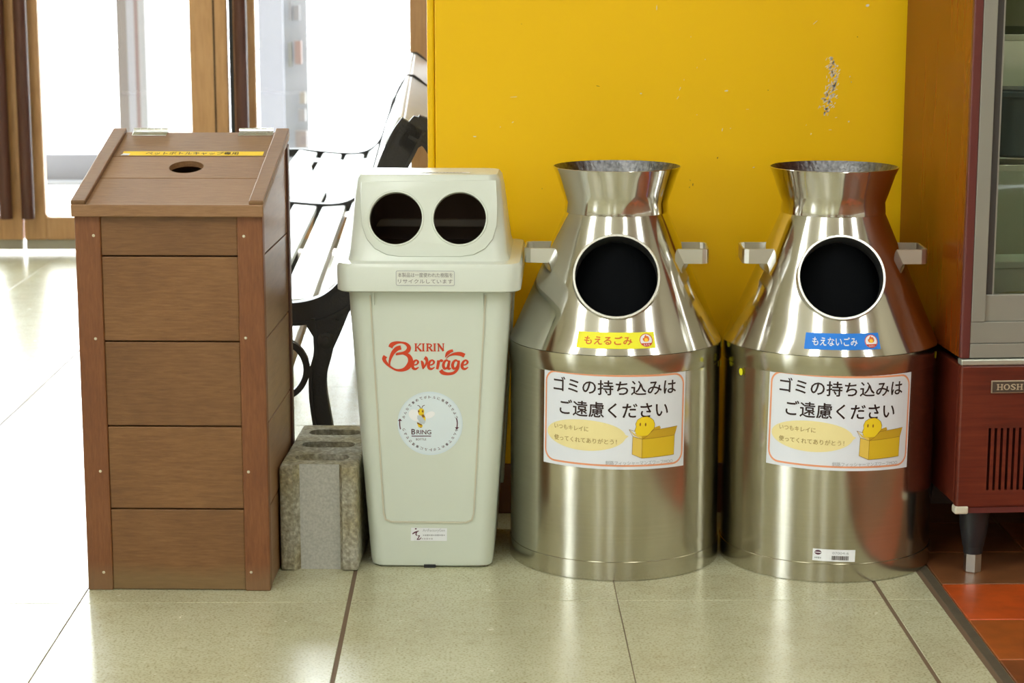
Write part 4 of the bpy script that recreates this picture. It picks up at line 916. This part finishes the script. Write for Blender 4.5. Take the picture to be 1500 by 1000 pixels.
# ================================================================== BENCH
YN, YM, YF = 3.95, 5.65, 7.32
bn = empty('bench', (-0.45, YN, 0), rad(1.45), label='pale slatted park bench with dark cast iron frames behind the box', cat='bench')
def bp(u, v):
    q = local(bn, hit(u, v, (0, YN, 0), (0, 1, 0))); return (q.x, q.z)
SC = 0.001351     # metres per pixel there
seat_line = [(250, 442), (290, 448), (340, 455), (400, 460), (440, 460), (475, 452), (505, 432), (524, 400), (540, 350), (556, 295), (575, 245), (592, 208), (606, 184)]
seat_w = [16, 28, 32, 33, 34, 36, 38, 36, 36, 38, 42, 44, 40]
back_line = [(606, 186), (636, 205), (654, 250), (664, 330), (672, 430), (680, 540), (694, 640), (712, 742)]
back_w = [36, 38, 36, 32, 30, 28, 28, 34]
leg_line = [(476, 468), (473, 516), (466, 545), (465, 572), (470, 610), (482, 670), (500, 742)]
leg_w = [40, 27, 26, 26, 28, 28, 36]
fleg_line = [(332, 462), (335, 516), (343, 545), (344, 572), (338, 610), (326, 670), (308, 742)]
gus = [(448, 478), (459, 496), (461, 516), (486, 516), (498, 490), (514, 452), (526, 420), (500, 440)]
def extr(mb, G, y0, y1):
    """extrude every strip of a flat shape"""
    b = len(mb.v); n = len(G.v); mb.v += [(x, y0, z) for x, z in G.v] + [(x, y1, z) for x, z in G.v]
    ec = {}
    for f in G.f:
        for i in range(len(f)): k = tuple(sorted((f[i], f[(i + 1) % len(f)]))); ec[k] = ec.get(k, 0) + 1
    for f in G.f:
        mb.f.append(tuple(b + i for i in f)); mb.f.append(tuple(b + n + i for i in reversed(f)))
        for i in range(len(f)):
            p, q = f[i], f[(i + 1) % len(f)]
            if ec[tuple(sorted((p, q)))] == 1: mb.f.append((b + p, b + q, b + n + q, b + n + p))
    return mb
def strk(pts, wid): return G2().stroke([bp(*p) for p in pts], [w * SC for w in wid], 6)
def edges(pts, wid):
    q = catmull([bp(*p) + (w * SC,) for p, w in zip(pts, wid)], 6); A = []; B = []
    for i, (x, y, w) in enumerate(q):
        a = q[max(i - 1, 0)]; b = q[min(i + 1, len(q) - 1)]; d0, d1 = b[0] - a[0], b[1] - a[1]; l = math.hypot(d0, d1)
        A.append((x - d1 / l * (w / 2 - 0.003), y + d0 / l * (w / 2 - 0.003))); B.append((x + d1 / l * (w / 2 - 0.003), y - d0 / l * (w / 2 - 0.003)))
    return G2().stroke(A, 0.0065, 0), G2().stroke(B, 0.0065, 0)
parts = []
def iron(nm, gs, y0, y1, rim=()):
    m = MB()
    for G in gs: extr(m, G, y0, y1)
    for G in rim: extr(m, G, y0 - 0.006, y1 + 0.006)
    parts.append((nm, m.mesh(nm, smooth=False)))
iron('seat_and_back_arm', [strk(seat_line, seat_w), G2().poly([bp(*p) for p in ((583, 212), (598, 180), (606, 171), (612, 172), (650, 196), (640, 222), (618, 214), (600, 226))])], 0.006, 0.034, edges(seat_line, seat_w))
iron('back_leg', [strk(back_line, back_w)], 0.0065, 0.0335, edges(back_line, back_w))
iron('leg', [strk(leg_line, leg_w)], 0.007, 0.033, edges(leg_line, leg_w))
iron('leg', [strk(fleg_line, leg_w)], 0.007, 0.033, edges(fleg_line, leg_w))
iron('gusset', [G2().poly([bp(*p) for p in gus])], 0.0075, 0.0325)
iron('ring_brace', [G2().ring(*bp(405, 543), 48 * SC, 39 * SC, 40)], 0.010, 0.030)
m = MB(); bc = bp(477, 499)
for k in ((0.0165, 0.0), (0.0085, -0.003)):
    r = k[0]; q = MB().lathe([(0, 0.0), (r, 0.0), (r, 0.006), (r * 0.8, 0.0075), (0, 0.0075)] if k[1] == 0 else [(0, 0.006), (r, 0.006), (r, 0.011), (0, 0.012)], 24)
    m.add([(bc[0] + x, 0.0075 - z, bc[1] + y) for x, y, z in q.v], q.f)
parts.append(('boss', m.mesh('boss', smooth=True)))
for nm, me in parts: me.materials.append(M_IRON)
# slats: along the upper edge of the seat arm, in two spans
q = catmull([bp(*p) + (w * SC,) for p, w in zip(seat_line, seat_w)], 10)
def along(i):
    x, y, w = q[i]; a = q[max(i - 1, 0)]; b = q[min(i + 1, len(q) - 1)]; d0, d1 = b[0] - a[0], b[1] - a[1]; l = math.hypot(d0, d1)
    t = Vector((d0 / l, 0, d1 / l)); n = Vector((-d1 / l, 0, d0 / l)); return Vector((x, 0, y)) + n * (w / 2), t, n
cl = [0.0]
for i in range(1, len(q)): cl.append(cl[-1] + (along(i)[0] - along(i - 1)[0]).length)
st_ = MB(); V = []; NQ = len(q)
for i in range(NQ):
    P0, t, n = along(i); V += [P0 - n * 0.022, P0 + n * 0.0075]
P0, t, n = along(NQ - 1); hk = [Vector((P0.x + a_, 0, P0.z + b_)) for a_, b_ in ((0.012, 0.003), (0.03, -0.010), (0.05, -0.028))]
for h_ in hk: V += [h_ + Vector((-0.008, 0, -0.014)), h_]
NV = len(V) // 2; W_ = [(p.x, 0.007, p.z) for p in V] + [(p.x, 0.031, p.z) for p in V]; B_ = 2 * NV; Fq = []
for i in range(NV - 1):
    a_, b_, c_, d_ = 2 * i, 2 * i + 1, 2 * i + 3, 2 * i + 2
    Fq += [(a_, b_, c_, d_), (B_ + a_, B_ + d_, B_ + c_, B_ + b_), (a_, d_, B_ + d_, B_ + a_), (b_, B_ + b_, B_ + c_, c_)]
strap = st_.add(W_, Fq).mesh('strap'); strap.materials.append(M_IRON)
for k, yy in enumerate((0, YM - YN, YF - YN)):
    fr_ = bpy.data.objects.new('iron_frame', None); COL.objects.link(fr_); fr_.parent = bn; fr_.location = (0, yy, 0)
    for nm, me in parts if k == 0 else [('strap', strap)] + [p_ for p_ in parts if p_[0] == 'leg']: link(nm, me, fr_)
pitch, sw = 0.083, 0.066; s0 = cl[-1] - 0.035
pos = []
s = s0
while s > 0.03: pos.append(s); s -= pitch
for (ya, yb) in ((0.036, YM - YN + 0.002), (YM - YN + 0.038, YF - YN + 0.002)):
    for s in pos:
        i = min(range(len(cl)), key=lambda k: abs(cl[k] - s)); P0, t, n = along(i)
        V = [P0 + t * a + n * b + Vector((0, y, 0)) for y in (ya, yb) for a, b in ((-sw / 2, -0.020), (sw / 2, -0.020), (sw / 2, 0.002), (-sw / 2, 0.002))]
        MB().add(V, [(0, 1, 2, 3), (7, 6, 5, 4), (0, 4, 5, 1), (1, 5, 6, 2), (2, 6, 7, 3), (3, 7, 4, 0)]).build('slat', M_SLAT, bn, bevel=0.004)
for (ya, yb) in ((0.036, YM - YN + 0.002), (YM - YN + 0.038, YF - YN + 0.002)):
    P0 = along(NQ - 1)[0]; dh = Vector((0.83, 0, -0.56)); nh = Vector((0.56, 0, 0.83))
    V = [P0 + dh * a + nh * b + Vector((0, y, 0)) for y in (ya, yb) for a, b in ((0.004, -0.018), (0.064, -0.018), (0.064, 0.002), (0.004, 0.002))]
    MB().add(V, [(0, 1, 2, 3), (7, 6, 5, 4), (0, 4, 5, 1), (1, 5, 6, 2), (2, 6, 7, 3), (3, 7, 4, 0)]).build('slat', M_SLAT, bn, bevel=0.004)
for (u, v) in ((405, 500), (405, 585)):
    a = bp(u, v); MB().tube([(a[0], 0.02, a[1]), (a[0], YF - YN + 0.02, a[1])], 0.011, 12).build('stretcher', M_PIPE, bn, smooth=True)

# ================================================================== REFRIGERATED SHOWCASE
FR = rad(3.0); FL = Vector((0.8195, 3.372, 0))
fc = empty('showcase', FL, FR, label='refrigerated glass showcase with wood-look panels and black legs', cat='showcase')
RF = fc.rotation_euler.to_matrix()
def fp(u, v, y=0.0):
    q = local(fc, hit(u, v, RF @ Vector((0, y, 0)) + FL, RF @ Vector((0, -1, 0)))); return q.x, q.z
FWD, FDP, FHT = 0.62, 0.43, 1.75
ZL = fp(1400, 744)[1]; ZP = fp(1415, 535)[1]; ZB = fp(1415, 526)[1]; XU = fp(1425, 515)[0] + 0.0
# lower compressor housing
o = MB().box(0, FWD, 0.0, 0.018, ZL, ZP).build('lower_panel', M_FRRED, fc, bevel=0.004)
vz0, vz1 = fp(1447, 718)[1], fp(1447, 627)[1]; vx = fp(1448.5, 670)[0]; vpitch = (fp(1484, 670)[0] - fp(1448.5, 670)[0]) / 4
c = MB()
for k in range(36): c.box(vx + k * vpitch - 0.0024, vx + k * vpitch + 0.0024, -0.05, 0.05, vz0, vz1)
boolean(o, [c.build('cutter', M_BLACK, fc)], smooth=False)
MB().box(0.02, FWD - 0.02, 0.022, 0.04, ZL + 0.005, ZP - 0.01).build('vent_backing', M_BLACK, fc)
MB().box(0.001, 0.016, 0.019, FDP, ZL + 0.004, ZP - 0.003).build('lower_side', M_FRRED, fc, bevel=0.002)
MB().box(FWD - 0.016, FWD - 0.001, 0.019, FDP, ZL + 0.004, ZP - 0.003).build('lower_side', M_FRRED, fc, bevel=0.002)
MB().box(0.017, FWD - 0.017, 0.045, FDP, ZL + 0.006, ZP - 0.003).build('base_box', M_BLACK, fc)
MB().box(0.006, FWD - 0.006, 0.003, 0.019, fp(1420, 752)[1], ZL).build('bottom_rail', M_MOULD, fc)
for x in (-0.0015, FWD - 0.0225): MB().box(x, x + 0.024, -0.002, 0.02, fp(1405, 753)[1], fp(1405, 741.5)[1]).build('corner_bracket', mat('bracket_cream', (0.62, 0.58, 0.46), 0.4), fc, bevel=0.003)
MB().box(-0.001, FWD + 0.001, -0.003, 0.02, ZP, ZB).build('bumper_strip', mat('bumper', (0.52, 0.54, 0.47), 0.3, 0.6), fc, bevel=0.0025)
# name plate
(a0, b0), (b_x, b1) = fp(1451, 575.5), fp(1520, 556)
pw_ = 0.15; npl = MB().box(a0, a0 + pw_, -0.0035, 0.0, b0, b1).build('name_plate', mat('plate_rim', (0.50, 0.42, 0.30), 0.3, 0.7), fc, bevel=0.001)
MB().box(a0 + 0.0018, a0 + pw_ - 0.0018, -0.0041, -0.003, b0 + 0.0018, b1 - 0.0018).build('plate_face', mat('plate_dark', (0.075, 0.055, 0.04), 0.4), npl)
zc = (b0 + b1) / 2; xh0 = fp(1459, 566)[0]; cw = (fp(1500, 566)[0] - xh0) / 4.35; chh = 0.0105
def slab(ch, x, z, w, h):
    g_ = G2(); l, r, b, t = x - w / 2, x + w / 2, z - h / 2, z + h / 2; s_ = w * 0.2; sf = h * 0.13
    def ser(xx): g_.rect(xx - s_, xx + s_, b, b + sf); g_.rect(xx - s_, xx + s_, t - sf, t)
    if ch == 'H': g_.rect(l + s_ * .5, l + s_ * 1.5, b, t); g_.rect(r - s_ * 1.5, r - s_ * .5, b, t); g_.rect(l + s_, r - s_, z - sf / 2, z + sf / 2); ser(l + s_); ser(r - s_)
    elif ch == 'O': g_.band([(x + w / 2 * math.cos(2 * PI * k / 24), z + h / 2 * math.sin(2 * PI * k / 24)) for k in range(24)], [(x + w * .27 * math.cos(2 * PI * k / 24), z + h * .36 * math.sin(2 * PI * k / 24)) for k in range(24)])
    elif ch == 'S': g_.stroke([(r - s_ * .3, t - h * .25), (x + w * .1, t - sf / 2), (l + s_ * .8, t - h * .25), (x, z), (r - s_ * .8, b + h * .25), (x - w * .1, b + sf / 2), (l + s_ * .3, b + h * .25)], [w * .16, w * .16, w * .2, w * .24, w * .2, w * .16, w * .16])
    elif ch == 'I': g_.rect(x - s_ / 2, x + s_ / 2, b, t); ser(x)
    elif ch == 'Z': g_.rect(l, r, t - sf, t); g_.rect(l, r, b, b + sf); g_.stroke([(r - s_ * .6, t), (l + s_ * .6, b)], s_ * 1.2, 0); g_.rect(l, l + sf, t - h * .3, t); g_.rect(r - sf, r, b, b + h * .3)
    elif ch == 'A': g_.stroke([(l + s_, b), (x, t)], sf, 0); g_.stroke([(x, t), (r - s_, b)], s_ * 1.1, 0); g_.rect(l + w * .28, r - w * .28, b + h * .28, b + h * .4); g_.rect(l, l + 2 * s_, b, b + sf); g_.rect(r - 2 * s_, r, b, b + sf)
    elif ch == 'K': g_.rect(l + s_ * .5, l + s_ * 1.5, b, t); ser(l + s_); g_.stroke([(r - s_, t), (l + s_ * 1.5, z - h * .05)], sf, 0); g_.stroke([(l + s_ * 2, z + h * .05), (r - s_, b)], s_, 0); g_.rect(r - 2 * s_, r, t - sf, t); g_.rect(r - 2 * s_, r, b, b + sf)
    return g_
gg = G2(); x = xh0
for ch in 'HOSHIZAKI':
    wch = cw * (0.5 if ch == 'I' else 0.88 if ch in 'SZ' else 1.0); s_ = slab(ch, x + wch / 2, zc, wch, chh); gg.add(s_.v, s_.f); x += wch + cw * 0.06
decal('lettering', gg, mat('plate_letters', (0.62, 0.55, 0.40), 0.3, 0.5), npl, lambda x, z: (x, -0.0044, z))
# upper cabinet
UX = fp(1423, 150)[0]                                                # left edge of the upper cabinet
ZU = ZB + 0.0006
MB().box(UX, UX + 0.014, 0.012, FDP, ZU, FHT).build('side_panel', M_FRSIDE, fc, bevel=0.001)
MB().box(FWD - UX - 0.014, FWD - UX, 0.012, FDP, ZU, FHT).build('side_panel', M_FRSIDE, fc, bevel=0.001)
MB().box(UX + 0.014, FWD - UX - 0.014, FDP - 0.02, FDP, ZU, FHT).build('back_panel', M_LINW, fc)
MB().box(UX + 0.014, UX + 0.020, 0.03, FDP - 0.02, ZU + 0.03, FHT - 0.03).build('inner_side', M_LINW, fc)
MB().box(FWD - UX - 0.020, FWD - UX - 0.014, 0.03, FDP - 0.02, ZU + 0.03, FHT - 0.03).build('inner_side', M_LINW, fc)
MB().box(UX + 0.014, FWD - UX - 0.014, 0.03, FDP - 0.02, ZU, ZU + 0.03).build('inner_floor', M_LINW, fc)
MB().box(UX, FWD - UX, 0.0, FDP, FHT, FHT + 0.05).build('top_panel', M_FRRED, fc, bevel=0.003)
x1 = fp(1441, 30)[0]
for s in (0, 1):
    a, b = (UX - 0.001, x1) if s == 0 else (FWD - x1, FWD - UX + 0.001)
    MB().box(a, b, 0.0, 0.014, ZU, FHT).build('corner_moulding', M_MOULD, fc, bevel=0.003, seg=3)
# glazed door: aluminium frame, gasket, pane
dr = bpy.data.objects.new('glass_door', None); COL.objects.link(dr); dr.parent = fc
xs1 = fp(1462, 30)[0]; xs2 = fp(1472.5, 30)[0]
zr0, zr1, zr2, zr3 = ZU + 0.001, fp(1440, 503)[1], fp(1440, 472)[1], fp(1480, 432)[1]
MB().box(x1, FWD - x1, 0.001, 0.02, zr0, zr1 - 0.0008).build('lower_frame', M_ALU, dr, bevel=0.001)
MB().box(x1, FWD - x1, 0.0025, 0.02, zr1, zr2).build('lower_frame', M_ALU, dr, bevel=0.001)
MB().box(x1, xs1, 0.001, 0.02, zr2, FHT).build('door_stile', M_ALU, dr, bevel=0.0015)
MB().box(FWD - xs1, FWD - x1, 0.001, 0.02, zr2, FHT).build('door_stile', M_ALU, dr, bevel=0.0015)
MB().box(xs1, FWD - xs1, 0.006, 0.02, zr2, zr3).build('door_rail', M_ALU, dr, bevel=0.0015)
MB().box(xs1, FWD - xs1, 0.006, 0.02, FHT - 0.05, FHT).build('door_rail', M_ALU, dr, bevel=0.0015)
MB().box(xs1, xs2, 0.008, 0.024, zr3 - 0.006, FHT - 0.05).build('gasket', M_GASK, dr)
MB().box(FWD - xs2, FWD - xs1, 0.008, 0.024, zr3, FHT - 0.05).build('gasket', M_GASK, dr)
MB().box(xs2, FWD - xs2, 0.013, 0.016, zr3, FHT - 0.05).build('glass_pane', M_GLASSF, dr)
MB().box(xs2, xs2 + 0.003, 0.009, 0.0135, zr3, FHT - 0.05).build('bead', M_ALU, dr)
MB().box(0.06, FWD - 0.06, 0.035, 0.055, FHT - 0.07, FHT - 0.05).build('cabinet_fill_lamp', emis('cabinet_fill_lamp', (1.0, 1.0, 0.84), 120.0), fc)  # unseen lamp added to brighten the inside of the cabinet
# shelves and what stands on them
def shz(v, y): return fp(1490, v, y)[1]
shelves = []
for v in (52, 243):
    z = shz(v, 0.07); shelves.append(z)
    s_ = bpy.data.objects.new('shelf', None); COL.objects.link(s_); s_.parent = fc
    MB().box(UX + 0.021, FWD - UX - 0.021, 0.07, 0.38, z - 0.004, z).build('shelf_plate', glass('shelf_glass', (0.80, 0.86, 0.82)), s_)
    MB().box(UX + 0.021, FWD - UX - 0.021, 0.064, 0.07, z - 0.009, z + 0.002).build('shelf_edge', mat('shelf_edge', (0.62, 0.63, 0.50), 0.35), s_, bevel=0.001)
def inside(name, lab, cat, x, y, z):
    P = RF @ Vector((x, y, z)) + FL; return empty(name, P, FR, label=lab, cat=cat)
zf = ZU + 0.03
j = inside('glass_jar', 'dark green glass jar on the top shelf of the showcase', 'jar', 0.118, 0.15, shelves[0])
MB().lathe([(0, 0), (0.045, 0), (0.048, 0.006), (0.048, 0.075), (0.040, 0.088), (0.034, 0.092), (0, 0.092)], 32).build('jar_body', mat('green_glass', (0.035, 0.05, 0.022), 0.15), j, smooth=True)
MB().lathe([(0, 0.092), (0.037, 0.092), (0.037, 0.112), (0.034, 0.114), (0, 0.114)], 32).build('lid', mat('jar_lid', (0.40, 0.38, 0.16), 0.3), j, smooth=True)
decal('jar_label', G2().rect(-0.035, 0.035, 0.015, 0.06), flat('jar_label', (0.10, 0.11, 0.05)), j, on_cyl(0.048, 0, 0.0006), 0.006)
t_ = inside('storage_tub', 'blue grey tub on a pale dish on the middle shelf of the showcase', 'tub', 0.128, 0.16, shelves[1] + 0.012)
MB().lathe([(0, 0.0), (0.062, 0.0), (0.066, 0.004), (0.072, 0.100), (0.076, 0.104), (0.076, 0.111), (0.070, 0.113), (0, 0.113)], 40).build('tub_body', mat('blue_tub', (0.045, 0.075, 0.095), 0.35, var=0.5, scale=50, stretch=(1, 1, 0.15)), t_, smooth=True)
MB().lathe([(0, 0.113), (0.060, 0.113), (0.062, 0.116), (0, 0.117)], 40).build('tub_lid', mat('tub_lid', (0.08, 0.10, 0.11), 0.4), t_, smooth=True)
d_ = inside('dish', 'pale round dish under the blue grey tub in the showcase', 'dish', 0.128, 0.16, shelves[1])
MB().lathe([(0, 0.0), (0.05, 0.0), (0.052, 0.003), (0.086, 0.010), (0.088, 0.012), (0.05, 0.008), (0, 0.008)], 40).build('dish_body', mat('pale_dish', (0.62, 0.60, 0.50), 0.3), d_, smooth=True)
MB().lathe([(0.0865, 0.0105), (0.0895, 0.0115), (0.0885, 0.0132), (0.0855, 0.0125), (0.0865, 0.0105)], 40).build('dish_rim', mat('pale_rim', (0.7, 0.69, 0.6), 0.3), d_, smooth=True)
f_ = inside('food_tray', 'clear blue tray of food on the floor of the showcase', 'tray', 0.150, 0.13, zf)
MB().loft([rrect(0.14, 0.13, 0.02, 0.0), rrect(0.15, 0.14, 0.022, 0.034), rrect(0.158, 0.148, 0.024, 0.036), rrect(0.158, 0.148, 0.024, 0.039)]).build('tray_body', mat('blue_tray', (0.20, 0.29, 0.36), 0.2, var=0.4, scale=35), f_, smooth=True)
MB().loft([rrect(0.13, 0.12, 0.02, 0.039), rrect(0.12, 0.11, 0.03, 0.052), rrect(0.07, 0.06, 0.02, 0.060)]).build('food', mat('yellow_food', (0.42, 0.36, 0.16), 0.5, var=0.3, scale=60, bump=0.4), f_, smooth=True)
k_ = inside('paper_box', 'pale paper box at the back of the showcase floor', 'box', 0.15, 0.27, zf)
MB().box(-0.09, 0.09, 0, 0.10, 0, 0.085).build('box_body', mat('pale_box', (0.58, 0.58, 0.50), 0.6), k_, bevel=0.002)
MB().box(-0.092, 0.092, -0.002, 0.102, 0.0855, 0.098).build('box_lid', mat('pale_box_lid', (0.62, 0.62, 0.54), 0.6), k_, bevel=0.002)
# legs
lx, lz = fp(1427, 790, 0.035)
for x in (lx, FWD - lx):
    for y in (0.04, FDP - 0.05):
        l = bpy.data.objects.new('leg', None); COL.objects.link(l); l.parent = fc; l.location = (x, y, 0)
        MB().lathe([(0, 0.034), (0.0165, 0.034), (0.017, 0.046), (0.0185, 0.0465), (0.025, 0.085), (0.027, ZL + 0.008), (0, ZL + 0.008)], 28).build('leg_sleeve', M_BLACK, l, smooth=True)
        MB().lathe([(0, 0.0), (0.0145, 0.0), (0.0155, 0.002), (0.0155, 0.034), (0, 0.034)], 6).build('steel_foot', M_SATIN, l)
